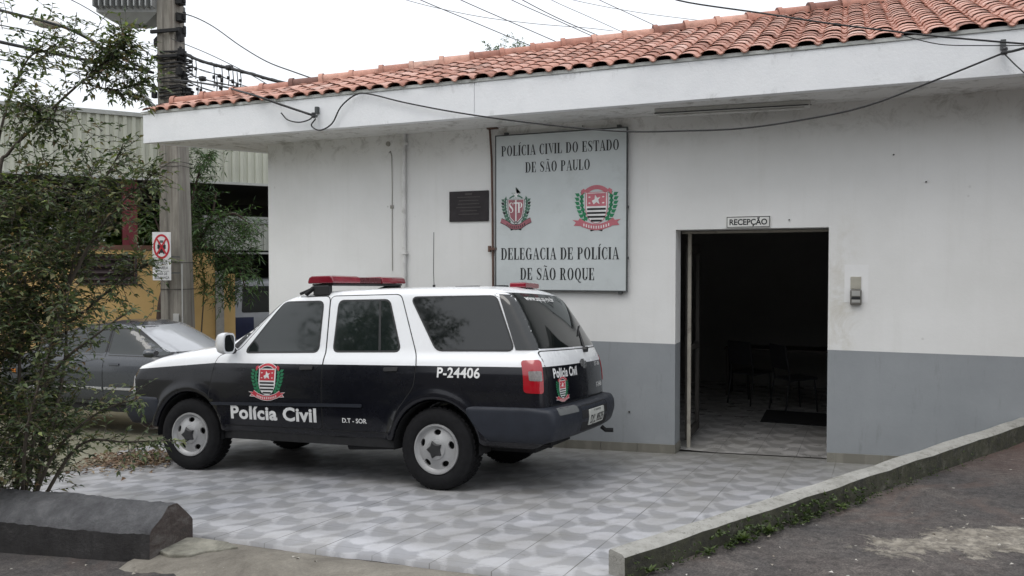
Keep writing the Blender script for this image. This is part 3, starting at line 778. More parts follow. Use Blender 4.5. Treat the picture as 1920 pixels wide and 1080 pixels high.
m = MB(); q = .014
m.prism([(FC.x - q * 2, FC.y - q), (7.5, FC.y - q), (7.5, -.58), (inn.x, -.58)], 3.921, 3.957); m.prism([(FC.x - q * 2, FC.y - q + .001), (inn.x, -.579), (inn.x + e.x, inn.y + e.y), (fe.x - q * 2, fe.y)], 3.921, 3.957)
part(m, "coping", M_cop, bevel=.005)
# tiled roof: every tile modelled, clipped at the hip
clay = [(.19, .085, .058), (.37, .165, .115), (.48, .235, .17), (.56, .31, .24), (.64, .42, .35)]
M_clay = roof_mat("clay_roof_tile", clay)
TP = .385; ang = math.atan(TP); cu, su = math.cos(ang), math.sin(ang)
def RP(x, v, h=0): return (x, -.70 + v * cu - h * su, 3.962 + v * su + h * cu)
def hipx(y): return -8.19 + (y + .33) / .375
tv = []; tf = []; tsh = []
PX, PV = .215, .225
rows_ = 24; cols_ = 66
for r in range(rows_):
    for c in range(cols_):
        x0 = -8.3 + c * PX + rnd.uniform(-.006, .006); v0 = r * PV + rnd.uniform(-.012, .012) - .035; v1 = v0 + PV + .06
        ymid = -.70 + (v0 + .1) * cu
        if x0 + .05 < hipx(ymid): continue
        sh = min(1, max(0, rnd.gauss(.58, .17))); lift = rnd.uniform(-.003, .004); tl = .013
        # roll: tapering half barrel
        n0 = 7; o0 = len(tv)
        for (v, rad, hb) in ((v0, .090, tl + lift), (v1, .080, .002 + lift)):
            for k in range(n0):
                a = math.pi * k / (n0 - 1); tv.append(RP(x0 - rad * math.cos(a), v, hb + rad * .40 * math.sin(a)))
        for (v, rad, hb) in ((v0, .080, tl + lift), (v0 + .08, .080, tl + lift)):
            for k in range(n0):
                a = math.pi * k / (n0 - 1); tv.append(RP(x0 - rad * math.cos(a), v, hb + rad * .40 * math.sin(a)))
        for k in range(n0 - 1):
            tf.append((o0 + k, o0 + k + 1, o0 + n0 + k + 1, o0 + n0 + k)); tsh.append(sh)
            tf.append((o0 + k + 1, o0 + k, o0 + 2 * n0 + k, o0 + 2 * n0 + k + 1)); tsh.append(sh)
            tf.append((o0 + 2 * n0 + k + 1, o0 + 2 * n0 + k, o0 + 3 * n0 + k, o0 + 3 * n0 + k + 1)); tsh.append(sh * .8)  # hollow under the roll darkened in its tone, painted shade
        # pan beside it
        o1 = len(tv)
        for (v, hb) in ((v0, tl), (v1, .002)):
            for k in range(5):
                t = k / 4; tv.append(RP(x0 + .072 + t * .075, v, hb + lift - .022 * math.sin(math.pi * t) + .012))
        for k in range(5): t = k / 4; tv.append(RP(x0 + .072 + t * .075, v0, tl + lift - .022 * math.sin(math.pi * t)))
        for k in range(4):
            tf.append((o1 + k, o1 + k + 1, o1 + 5 + k + 1, o1 + 5 + k)); tsh.append(sh * .8)
            tf.append((o1 + k + 1, o1 + k, o1 + 10 + k, o1 + 10 + k + 1)); tsh.append(sh * .6)  # pan and its front edge toned down too, shade put in the colour
roof = mesh_obj("roof", tv, tf, M_clay); setattr_face(roof.data, tsh); roof.data.set_sharp_from_angle(angle=.9); roof.parent = bld; roof.location = -bld.location
# underlay below the tiles and the far slope behind the hip
m = MB()
def hp(x): y = -.33 + .375 * (x + 8.19); return (x, y, 3.955 + (y + .70) * TP)
xe = 7.5; ye = -.33 + .375 * (xe + 8.19)
m.add([(-8.35, -.66, 3.96), (xe, -.66, 3.96), (xe, ye, 3.97 + (ye + .7) * TP - .02), (-8.19, -.33, 3.97 + .37 * TP)], [(0, 1, 2, 3)])
m.add([(-8.20, -.34, 3.96 + .36 * TP), (xe, ye + .02, 3.97 + (ye + .7) * TP), (fe.x + 6, fe.y + 1.5, 3.96), (fe.x, fe.y, 3.96), (-8.37, -.6, 3.958)], [(0, 1, 2, 3, 4)])
part(m, "roof_underlay", pm("dark_clay_underlay", (.13, .05, .035), .9))
cv = []; cf = []; cs_ = []
hd = (Vector(hp(2.0)) - Vector(hp(-8.0))).normalized(); hs = hd.cross(Vector((0, 0, 1))).normalized(); hu = hs.cross(hd)
p0 = Vector(hp(-8.25)) + Vector((0, 0, .015)); n_c = int((Vector(hp(6.5)) - p0).length / .40)
for i in range(n_c):
    sh = min(1, max(0, rnd.gauss(.5, .2))); a0 = p0 + hd * (i * .40); dy = rnd.uniform(-.008, .008)
    for (s0, s1, r0, r1) in ((0, .42, .105, .088), (-.012, .045, .122, .120)):
        o0 = len(cv)
        for (s, r) in ((s0, r0), (s1, r1)):
            for k in range(10):
                a = math.pi * (k / 9 * 1.15 - .075); q_ = a0 + hd * s + hs * (r * math.cos(a)) + hu * (r * .95 * math.sin(a) + dy); cv.append(tuple(q_))
        for k in range(9): cf.append((o0 + k, o0 + k + 1, o0 + 11 + k, o0 + 10 + k)); cs_.append(sh)
        cf.append(tuple(o0 + k for k in range(10))); cs_.append(sh * .5)  # cap end darkened in its tone, painted shade
M_cap = roof_mat("clay_ridge_cap", [(.10, .06, .05), (.26, .11, .08), (.47, .22, .16), (.60, .33, .25), (.62, .42, .34)])
caps = mesh_obj("ridge_caps", cv, cf, M_cap); setattr_face(caps.data, cs_); caps.data.set_sharp_from_angle(angle=.8); caps.parent = bld; caps.location = -bld.location
# doorway: interior room, frame
M_in = pm("darkened_interior_paint", (.26, .255, .245), .8, .08, 2)  # darkness of the unlit room put into the wall colour
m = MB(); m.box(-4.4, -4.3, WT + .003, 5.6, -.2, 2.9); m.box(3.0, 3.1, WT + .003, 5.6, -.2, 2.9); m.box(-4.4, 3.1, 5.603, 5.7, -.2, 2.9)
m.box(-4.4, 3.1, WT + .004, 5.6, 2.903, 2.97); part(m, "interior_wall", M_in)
m = MB(); m.add([(-4.3, .2205, -.042), (3.0, .2205, -.042), (3.0, 5.6, -.042), (-4.3, 5.6, -.042)], [(0, 1, 2, 3)]); part(m, "interior_floor", M_tile_in, fix=False)
m = MB(); m.add([(DX0, .18, P_(DX0, .18) + .003), (DX1, .18, P_(DX1, .18) + .003), (DX1, .235, P_(DX1, .235) + .002), (DX0, .235, P_(DX0, .235) + .002)], [(0, 1, 2, 3)]); part(m, "door_track", pm("dark_metal", (.03, .028, .025), .6), fix=False)
M_frame = pm("beige_frame_paint", (.38, .355, .30), .55, .15, 7, dark=(.12, .10, .08))
m = MB(); x = DX0 + .004
m.box(x + .062, x + .10, WT + .06, WT + .10, -.05, DZ - .03)
m.box(x, DX1, WT + .055, WT + .09, DZ - .03, DZ - .002)
part(m, "door_frame", M_frame, bevel=.004)
# open glazed door leaf folded back against the inside
dl = MB(); x = DX0 + .03
dl.box(x, x + .04, .42, 1.15, .02, .12); dl.box(x, x + .04, .42, 1.15, 2.1, 2.2); dl.box(x, x + .04, .42, .50, .121, 2.099); dl.box(x, x + .04, 1.07, 1.15, .121, 2.099); dl.box(x, x + .04, .501, 1.069, 1.0, 1.06)
part(dl, "door", pm("dark_door_paint", (.05, .045, .04), .6), bevel=.004)
# drain pipe, conduit and surface pipe on the wall
M_wp = pm("painted_pipe", (.62, .62, .60), .6, .1, 9, dark=(.3, .29, .26), dthr=(.55, .7))
m = MB(); m.tube([(-4.94, -.028, .9), (-4.94, -.028, 3.55)], .027, 12)
for z in (3.42, 2.1, 1.2): m.box(-4.985, -4.895, -.062, -.001, z, z + .03)
part(m, "drainpipe", M_wp, smooth=.6)
m = MB(); m.tube([(-5.12, -.008, 3.30), (-5.115, -.008, 2.9), (-5.12, -.008, 2.4), (-5.118, -.008, 1.9)], .0045, 6); m.tube([(-5.17, -.02, 3.45), (-5.17, .0, 3.45)], .028, 10); m.tube([(-5.16, -.006, 3.34), (-5.14, -.006, 3.36), (-5.12, -.008, 3.30)], .005, 6)
m.box(-5.14, -5.10, -.018, -.001, 2.66, 2.70)
part(m, "old_cable_run", pm("old_cable", (.27, .26, .23), .7))
m = MB(); m.tube([(-3.80, -.03, 3.54), (-3.775, -.03, 3.2), (-3.765, -.03, 2.6), (-3.755, -.03, 1.4)], .013, 8); m.box(-3.83, -3.70, -.05, -.001, 3.535, 3.549); m.box(-3.80, -3.70, -.055, -.012, 2.14, 2.17); m.box(-3.81, -3.785, -.06, -.02, 2.12, 2.19)
part(m, "rusty_pipe", pm("rusty_brown_pipe", (.10, .055, .04), .75, .4, 12))
# bolts and loose fixings left in the wall
M_plug = pm("dark_plug", (.04, .038, .035), .7)
for x, z in ((-2.15, .37), (-2.69, 3.50), (.42, 3.02), (.70, 2.75), (-.52, 2.42)):
    m = MB(); m.tube([(x, .0, z), (x + .004, -.014, z)], .011 if z < 1 else .007, 6); part(m, "wall_plug", M_plug)

# ------------------------------------------------------------------ signs and fittings on the wall
def wmap(x, z, y):
    return lambda u, v, lev=0: (x + u, y - lev * .0004, z + v)
M_panel = pm("pale_green_grey_sheet", (.515, .55, .55), .42, .05, 2.5, spec=.4, dark=(.43, .46, .455), dthr=(.55, .8))
M_ink = pm("black_ink", (.012, .014, .015), .45); M_red = pm("print_red", (.42, .045, .085), .5); M_pink = pm("faded_print_pink", (.48, .14, .17), .5)
M_wht = pm("print_white", (.70, .70, .69), .5); M_grn = pm("print_green", (.015, .20, .085), .5); M_dgrn = pm("faded_print_green", (.06, .15, .10), .5)
M_dk = pm("dark_steel_frame", (.055, .06, .06), .5)
sg = empty("police_sign_board", "large pale grey sign board with black serif lettering and two coloured crests", "sign", (-2.94, -.03, 2.57))
sx, sz, sw, sh_ = -3.72, 1.678, 1.553, 1.775
def spart(mb, name, mat, **kw): return part(mb, name, mat, sg, **kw)
m = MB(); m.box(sx + .012, sx + sw - .012, -.052, -.030, sz + .012, sz + sh_ - .012); spart(m, "panel", M_panel)
m = MB(); m.box(sx, sx + .012, -.056, -.02, sz, sz + sh_); m.box(sx + sw - .012, sx + sw, -.056, -.02, sz, sz + sh_); m.box(sx + .012, sx + sw - .012, -.056, -.02, sz, sz + .012); m.box(sx + .012, sx + sw - .012, -.056, -.02, sz + sh_ - .012, sz + sh_)
for x, z in ((sx + sw - .10, sz + sh_ + .012), (sx + .13, sz + sh_ + .01), (sx + sw - .08, sz - .012)): m.box(x - .02, x + .02, -.05, -.001, z - .015, z + .018)
for z in (.35, .9): m.box(sx + sw, sx + sw + .012, -.05, -.02, sz + z, sz + z + .03)
spart(m, "frame", M_dk)
T = []
T += serif_text("POLÍCIA CIVIL DO ESTADO", .05 * sw, .945 * sw, sh_ * (1 - .137), .117)
T += serif_text("DE SÃO PAULO", .24 * sw, .735 * sw, sh_ * (1 - .248), .117)
T += serif_text("DELEGACIA DE POLÍCIA", .047 * sw, .947 * sw, sh_ * (1 - .802), .133)
T += serif_text("DE SÃO ROQUE", .20 * sw, .77 * sw, sh_ * (1 - .930), .133)
so_loc = sg.location
def smap(x, z): return lambda u, v, lev=0: (sx + x + u - so_loc.x, -.0535 - lev * .0003 - so_loc.y, sz + z + v - so_loc.z)
art("lettering", [(q, 0, l) for q, l in T], [M_ink], smap(0, 0), sg)
k = .50 / 1.0
art("crest", [([(x * .40, y * .47) for x, y in q] if not isinstance(q, tuple) else q, mi, l) for q, mi, l in crest_letters()], [M_ink, pm('dull_print_rose', (.30, .11, .13), .5), M_wht, M_ink, M_dgrn], smap(.166 * sw, sh_ * (1 - .475)), sg)["label"] = "pink shield crest with two letters and a sword"
art("crest", [([(x * .52, y * .50) for x, y in q], mi, l) for q, mi, l in crest_stripes()], [M_pink, M_pink, M_wht, M_ink, M_grn], smap(.778 * sw, sh_ * (1 - .480)), sg)["label"] = "shield crest with black and white bars and green laurel"
# dark plaque
pq = empty("wall_plaque", "dark rectangular metal plaque on white wall left of the sign board", "plaque", (-4.08, -.01, 2.66))
m = MB(); m.box(-4.33, -3.82, -.022, -.001, 2.48, 2.835); part(m, "plate", pm("blackened_bronze", (.028, .024, .026), .5, .3, 9, metal=.4), pq, bevel=.006)
m = MB()
for i in range(6):
    wd = rnd.uniform(.10, .19); z = 2.56 + i * .04; m.box(-4.075 - wd, -4.075 + wd, -.0245, -.0215, z, z + .009)
m.box(-4.12, -4.03, -.0245, -.0215, 2.79, 2.81)
part(m, "relief_lines", pm("worn_bronze_relief", (.055, .048, .046), .5), pq)
# reception sign
rs = empty("reception_sign", "small white sign reading reception above the dark doorway", "sign", (-.915, -.01, 2.405))
m = MB(); m.box(-1.134, -.696, -.016, -.001, 2.346, 2.468); part(m, "plate", pm("sign_white", (.66, .66, .63), .4), rs, bevel=.003)
m = MB(); x0, x1, z0, z1 = -1.128, -.702, 2.352, 2.462
for b in ((x0, x1, z0, z0 + .007), (x0, x1, z1 - .007, z1), (x0, x0 + .007, z0 + .007, z1 - .007), (x1 - .007, x1, z0 + .007, z1 - .007)): m.box(b[0], b[1], -.0172, -.0158, b[2], b[3])
part(m, "border", M_ink, rs)
art("lettering", [(sans("RECEPÇÃO", .372, .058, .028), 0, 0)], [M_ink], lambda u, v, l=0: (-1.10 + u - rs.location.x, -.0168 - rs.location.y, 2.378 + v - rs.location.z), rs)
# intercom
ic = empty("intercom", "small grey intercom with beige plate above it right of the doorway", "intercom", (.10, -.02, 1.7))
m = MB(); m.box(.055, .150, -.012, -.001, 1.732, 1.852); part(m, "back_plate", pm("beige_plastic", (.36, .345, .29), .5), ic, bevel=.003)
m = MB(); m.box(.052, .156, -.045, -.001, 1.575, 1.728); part(m, "housing", pm("grey_brown_plastic", (.13, .125, .11), .4), ic, bevel=.012)
m = MB(); m.box(.066, .142, -.049, -.0445, 1.60, 1.628); m.box(.066, .142, -.049, -.0445, 1.665, 1.712); part(m, "face_panel", pm("pale_plastic", (.34, .34, .32), .4), ic, bevel=.002)
m = MB(); m.box(.064, .144, -.0485, -.0445, 1.634, 1.655); part(m, "display", M_ink, ic)
m = MB(); m.box(.0, .215, -.0025, -.0005, 1.60, 1.97); part(m, "fresh_paint_patch", pm("fresh_white_paint", (.72, .72, .71), .7, .03), ic)
# soffit light
lt = empty("batten_light", "long unlit white batten light fixed under the eave near the doorway", "light", (-1.05, -.2, 3.5))
m = MB(); m.prism([(-1.80, -.40), (-.32, -.27), (-.33, -.12), (-1.81, -.25)], 3.500, 3.551); part(m, "housing", pm("dull_white_metal", (.50, .50, .47), .6, .1, 5, dark=(.2, .2, .18)), lt, bevel=.004)
m = MB(); m.tube([(-1.80, -.405, 3.505), (-.36, -.276, 3.505), (-.325, -.262, 3.506), (-.315, -.235, 3.51)], .006, 6); part(m, "edge_trim", M_dk, lt)
m = MB(); m.tube([(-1.76, -.33, 3.488), (-.38, -.205, 3.488)], .014, 10); part(m, "tube", pm("unlit_tube", (.6, .6, .58), .3), lt)
# insulators on the fascia
for (x, z, lab) in ((-5.69, 3.70, "small black insulator at the left of the white fascia, cables tied to it"), (1.20, 3.73, "small black insulator at the right end of the white fascia")):
    t = empty("cable_insulator", lab, "insulator", (x, -.72, z), "insulators on the fascia")
    m = MB(); m.box(x - .02, x + .02, -.745, -.701, z + .03, z + .11); m.tube([(x, -.73, z), (x, -.79, z - .005)], .018, 8); part(m, "bracket", M_dk, t, bevel=.004)
    m = MB(); m.lathe([(.0, -.03), (.022, -.03), (.028, -.01), (.018, 0), (.028, .012), (.022, .03), (0, .03)], 'z', 10, (x, -.79, z)); part(m, "spool", pm("black_porcelain", (.02, .02, .022), .3), t, smooth=True)
# inside the reception: mat, waiting chairs, table
m = MB(); zf = -.041
m.box(-.98, .35, 2.15, 3.05, zf, zf + .012); tag(m.build("door_mat", pm("black_rubber", (.012, .012, .013), .9, .2, 30, .4), bevel=.004), "black rubber door mat on the tiled floor inside the doorway", "mat")
def chair(name, label, x, y, rz):
    t = empty(name, label, "chair", (x, y, -.041), "waiting chairs in the reception"); t.rotation_euler.z = rz
    M_ = bpy.data.materials.get("black_chair_plastic") or pm("black_chair_plastic", (.03, .03, .034), .5); F_ = bpy.data.materials.get("chair_tube") or pm("chair_tube", (.03, .03, .032), .4, metal=.6)
    m = MB(); m.add([(-.22, -.22, .45), (.22, -.22, .45), (.22, .2, .43), (-.22, .2, .43), (-.22, -.22, .48), (.22, -.22, .48), (.22, .2, .46), (-.22, .2, .46)], [(3, 2, 1, 0), (4, 5, 6, 7), (0, 1, 5, 4), (1, 2, 6, 5), (2, 3, 7, 6), (3, 0, 4, 7)]); m.build("seat", M_, t, bevel=.02)
    m = MB(); m.add([(-.21, .2, .58), (.21, .2, .58), (.21, .235, .58), (-.21, .235, .58), (-.2, .26, .92), (.2, .26, .92), (.2, .295, .92), (-.2, .295, .92)], [(3, 2, 1, 0), (4, 5, 6, 7), (0, 1, 5, 4), (1, 2, 6, 5), (2, 3, 7, 6), (3, 0, 4, 7)]); m.build("backrest", M_, t, bevel=.03)
    for sx_ in (-1, 1):
        m = MB(); m.tube([(sx_ * .2, -.22, 0), (sx_ * .19, -.18, .45)], .012, 6); m.build("leg", F_, t)
        m = MB(); m.tube([(sx_ * .2, .27, 0), (sx_ * .19, .2, .45), (sx_ * .19, .25, .75)], .012, 6); m.build("leg", F_, t)
    return t
chair("waiting_chair", "dim black chair deep inside the doorway, left one of the pair", -1.25, 3.6, 2.6)
chair("waiting_chair", "dim black chair inside the doorway near its right edge", -.62, 3.2, 2.2)
t = empty("desk", "dark desk deep inside the reception behind the chairs", "desk", (-.9, 4.4, zf))
m = MB(); m.box(-1.7, -.1, 4.1, 4.75, zf + .72, zf + .75); part(m, "desk_top", pm("dark_wood", (.05, .035, .025), .5), t, bevel=.004)
for x in (-1.68, -.16):
    m = MB(); m.box(x, x + .04, 4.15, 4.7, zf, zf + .72); part(m, "leg", pm("dark_wood_leg", (.04, .03, .022), .5), t)

# ================================================================== VEHICLES
def paint(name, root, zline=None, upper=(.80, .81, .82), lower=(.0045, .005, .0085), coat=.6, rough=.28):
    m, n, b = new_mat(name)
    tc = node(n, "ShaderNodeTexCoord"); tc.object = root; co = tc.outputs["Object"]
    sep = node(n, "ShaderNodeSeparateXYZ"); n.links.new(co, sep.inputs[0]); x, z = sep.outputs[0], sep.outputs[2]
    if zline is None: c = lower
    else:
        th = mathn(n, 'MULTIPLY', mathn(n, 'MAXIMUM', mathn(n, 'SUBTRACT', x, 2.40), 0.0), -.072)
        th = mathn(n, 'ADD', th, zline); f = mathn(n, 'GREATER_THAN', z, th)
        c = mixc(n, f, lower, upper)
    dust = ramp(n, noise_tex(n, co, 2.0, 8, .7), [(.45, 0.0), (.85, .04)])
    low = mathn(n, 'MULTIPLY', mathn(n, 'SUBTRACT', .62, z), 2.2, clamp=True)
    dm = mathn(n, 'ADD', mathn(n, 'MULTIPLY', low, mathn(n, 'MULTIPLY', ramp(n, noise_tex(n, co, 5, 7, .7), [(.45, 0.0), (.75, 1.0)]), .12)), mathn(n, 'MULTIPLY', dust, .5))
    c = mixc(n, dm, c if not isinstance(c, tuple) else (*c, 1), (.20, .18, .155))
    n.links.new(c, b.inputs["Base Color"])
    n.links.new(ramp(n, noise_tex(n, co, 3, 6, .7), [(.3, rough - .06), (.7, rough + .12)]), b.inputs["Roughness"])
    b.inputs["Coat Weight"].default_value = coat; b.inputs["Coat Roughness"].default_value = .06; b.inputs['Specular IOR Level'].default_value = .25
    return m
M_glass = pm("tinted_glass", (.008, .010, .010), .05, .1, 3, spec=.6)
M_glass2 = pm("clear_dark_glass", (.012, .017, .016), .05, .2, 2, spec=.65)
M_rub = pm("black_rubber_trim", (.016, .016, .017), .55, .2, 20)
M_bump = pm("dark_grey_bumper_plastic", (.018, .021, .029), .5, .15, 9, .06, 120, spec=.3)
M_tyre = pm("tyre_rubber", (.011, .011, .012), .85, .25, 14, .2, 60, spec=.18)
M_rim = pm("silver_wheel_paint", (.36, .36, .36), .38, .12, 9, metal=.35, dark=(.16, .15, .13), dthr=(.6, .8))
M_und = pm("underbody_black", (.008, .008, .009), .8)
M_lens = pm("red_lens", (.31, .004, .012), .12, .1, 6, spec=.6, coat=.5)
M_lens2 = pm("dark_red_lens", (.20, .006, .02), .14, .2, 4, spec=.6, coat=.6)
M_clear = pm("clear_lens", (.42, .42, .42), .1, .2, 30, spec=.7)
M_smoke = pm("smoked_lens", (.20, .185, .18), .15, .3, 40, spec=.6)
M_vinyl = pm("white_vinyl", (.72, .72, .71), .5)
M_vred = pm("vinyl_red", (.50, .03, .05), .45); M_vgrn = pm("vinyl_green", (.015, .17, .075), .45)
M_chrome = pm("dull_chrome", (.55, .55, .55), .25, .1, 8, metal=.9)

def wheel(parent, x, y, z, r, wd, sgn, rimr, steel=True, steer=0):
    t = bpy.data.objects.new("wheel", None); COL.objects.link(t); t.parent = parent; t.location = (x, y, z); t.rotation_euler.z = (0 if sgn > 0 else math.pi) + steer; t.empty_display_size = .1
    k = bpy.data.meshes.get("tyre_%d" % int(r * 1000)); m = MB()
    prof = [(rimr - .01, -.02), (rimr + .012, -.004), (rimr + .03, .002), (lerp(rimr, r, .55), .006), (r - .035, -.004), (r - .012, -.018), (r - .002, -.036), (r, -.055), (r, -wd + .055), (r - .002, -wd + .036), (r - .012, -wd + .018), (rimr + .03, -wd), (rimr - .01, -wd + .02)]
    m.lathe(prof, 'y', 56); ty = m.build("tyre", M_tyre, t, smooth=.5)
    m = MB()                                                     # tread blocks
    for row, yy in enumerate((-.045, -.085, -.125, -.165)):
        for q in range(44):
            a = 2 * math.pi * (q + .5 * (row % 2)) / 44; a1 = a + 2 * math.pi / 44 * .68
            v = []
            for rr in (r - .002, r + .006):
                for (aa, y_) in ((a, yy), (a1, yy + .004), (a1, yy - .031), (a, yy - .035)): v.append((rr * math.cos(aa), y_, rr * math.sin(aa)))
            m.add(v, [(4, 5, 6, 7), (0, 1, 5, 4), (1, 2, 6, 5), (2, 3, 7, 6), (3, 0, 4, 7)])
    m.build("tread", M_tyre, t)
    m = MB()
    if steel:
        outer = [(rimr, -.012), (rimr - .004, .000), (rimr - .016, .000), (rimr - .024, -.014), (rimr - .040, -.030), (rimr - .060, -.026), (.118, -.012), (.092, -.004), (.084, .010), (.064, .016), (.0, .016)]
        back = [(.0, .0), (.08, -.004), (.115, -.030), (rimr - .06, -.046), (rimr - .02, -.06), (rimr - .004, -.06)]
        m.lathe(outer + back + [outer[0]], 'y', 60)
        rim = m.build("rim", M_rim, t, smooth=.6)
        bm = bmesh.new(); bm.from_mesh(rim.data); bmesh.ops.remove_doubles(bm, verts=bm.verts, dist=.0006); bmesh.ops.recalc_face_normals(bm, faces=bm.faces); bm.to_mesh(rim.data); bm.free()
        c = MB()
        for q in range(5):
            a = 2 * math.pi * q / 5 + .35; cx, cz = .142 * math.cos(a), .142 * math.sin(a); n0 = 14; vs = []
            for yy in (.05, -.10):
                for w_ in range(n0):
                    b_ = 2 * math.pi * w_ / n0; u, v = .024 * math.cos(b_), .034 * math.sin(b_); vs.append((cx + u * math.cos(a) - v * math.sin(a), yy, cz + u * math.sin(a) + v * math.cos(a)))
            c.add(vs, [tuple(range(n0)), tuple(range(n0, 2 * n0))[::-1]] + [(i, i + n0, (i + 1) % n0 + n0, (i + 1) % n0) for i in range(n0)])
        cut = c.build("cut", M_rim); md = rim.modifiers.new("b", 'BOOLEAN'); md.object = cut; md.operation = 'DIFFERENCE'; md.solver = 'EXACT'
        cut.parent = t
        bpy.context.view_layer.update()
        me = bpy.data.meshes.new_from_object(rim.evaluated_get(bpy.context.evaluated_depsgraph_get())); rim.modifiers.clear(); rim.data = me; bpy.data.objects.remove(cut)
        me.polygons.foreach_set("use_smooth", [True] * len(me.polygons)); me.set_sharp_from_angle(angle=.6)
        m = MB(); 
        vs = []
        for (k_, yy) in ((1.0, .012), (1.0, .026), (.8, .036)):
            for q in range(10): a = 2 * math.pi * q / 10; r_ = (.076 if q % 2 == 0 else .050) * k_; vs.append((r_ * math.cos(a), yy, r_ * math.sin(a)))
        m.add(vs, [(r_ * 10 + q, r_ * 10 + (q + 1) % 10, (r_ + 1) * 10 + (q + 1) % 10, (r_ + 1) * 10 + q) for r_ in range(2) for q in range(10)] + [tuple(range(20, 30))]); m.build("hub_cap", M_rub, t, smooth=.5)
    else:
        m.lathe([(rimr, -.01), (rimr - .01, .0), (rimr - .03, -.03), (.06, -.02), (.05, .0), (0, .0)], 'y', 40); m.build("rim", M_rim, t, smooth=.6)
    m = MB(); m.lathe([(0, -.075), (rimr - .03, -.075), (rimr - .005, -.065)], 'y', 30); m.build("brake_drum", M_und, t)
    return t

# ------------------------------------------------------------------ police 4x4
fx_ = Vector((-.999, .009, -.036)).normalized(); lf_ = Vector((-.012, -.998, .064)); uz_ = fx_.cross(lf_).normalized(); lf_ = uz_.cross(fx_)
mw = Matrix(((fx_.x, lf_.x, uz_.x, -3.137), (fx_.y, lf_.y, uz_.y, -1.766), (fx_.z, lf_.z, uz_.z, .016), (0, 0, 0, 1)))
suv = empty("police_car", "white over black police four wheel drive with red roof light bar", "car", mat=mw)
WR = .345
half = [(.62, .33), (.76, .36), (.815, .42), (.838, .55), (.850, .72), (.852, .88), (.842, 1.0), (.818, 1.085), (.790, 1.125), (.772, 1.15), (.655, 1.62), (.60, 1.84), (.3, 1.95)]
section = half + [(-y, z) for y, z in half[::-1]]
prof = [(3.40, .40), (3.50, .50), (3.53, .66), (3.53, .84), (3.515, .97), (3.45, 1.065), (3.20, 1.145), (2.9, 1.195), (2.6, 1.232), (2.46, 1.248), (2.38, 1.262),
        (2.10, 1.41), (1.86, 1.61), (1.76, 1.675), (1.62, 1.715), (1.3, 1.742), (.8, 1.752), (.2, 1.750), (-.25, 1.742), (-.48, 1.728), (-.60, 1.700), (-.68, 1.640),
        (-.81, 1.45), (-.955, 1.22), (-1.0, 1.12), (-1.02, 1.0), (-1.03, .75), (-.98, .50), (-.90, .42)]
V, Q = car_shell(prof, section, -1.05, 3.53, [(0, WR), (2.72, WR)], .415, .852, rear_bow=.055, front_bow=.045)
M_suv = paint("black_and_white_paint", suv, 1.045, coat=.4, rough=.22)
body = mesh_obj("body", V, Q, [M_suv], suv)
pj = Proj(V, Q)
front_door = rounded([(1.157, .465), (1.157, 1.06), (1.205, 1.662), (1.715, 1.662), (2.155, 1.165), (2.372, 1.115), (2.40, 1.04), (2.455, .75), (2.41, .465)], .05)
rear_door = rounded([(.43, .465), (.37, .66), (.205, .87), (.19, 1.07), (.445, 1.662), (1.190, 1.662), (1.143, 1.06), (1.143, .465)], .05)
fw_ = rounded([(2.075, 1.150), (1.247, 1.160), (1.275, 1.610), (1.715, 1.610)], .045)
rw_ = rounded([(1.070, 1.165), (1.085, 1.612), (.560, 1.610), (.385, 1.170)], .045)
qw_ = rounded([(.325, 1.630), (.020, 1.180), (-.690, 1.182), (-.485, 1.625)], .05)
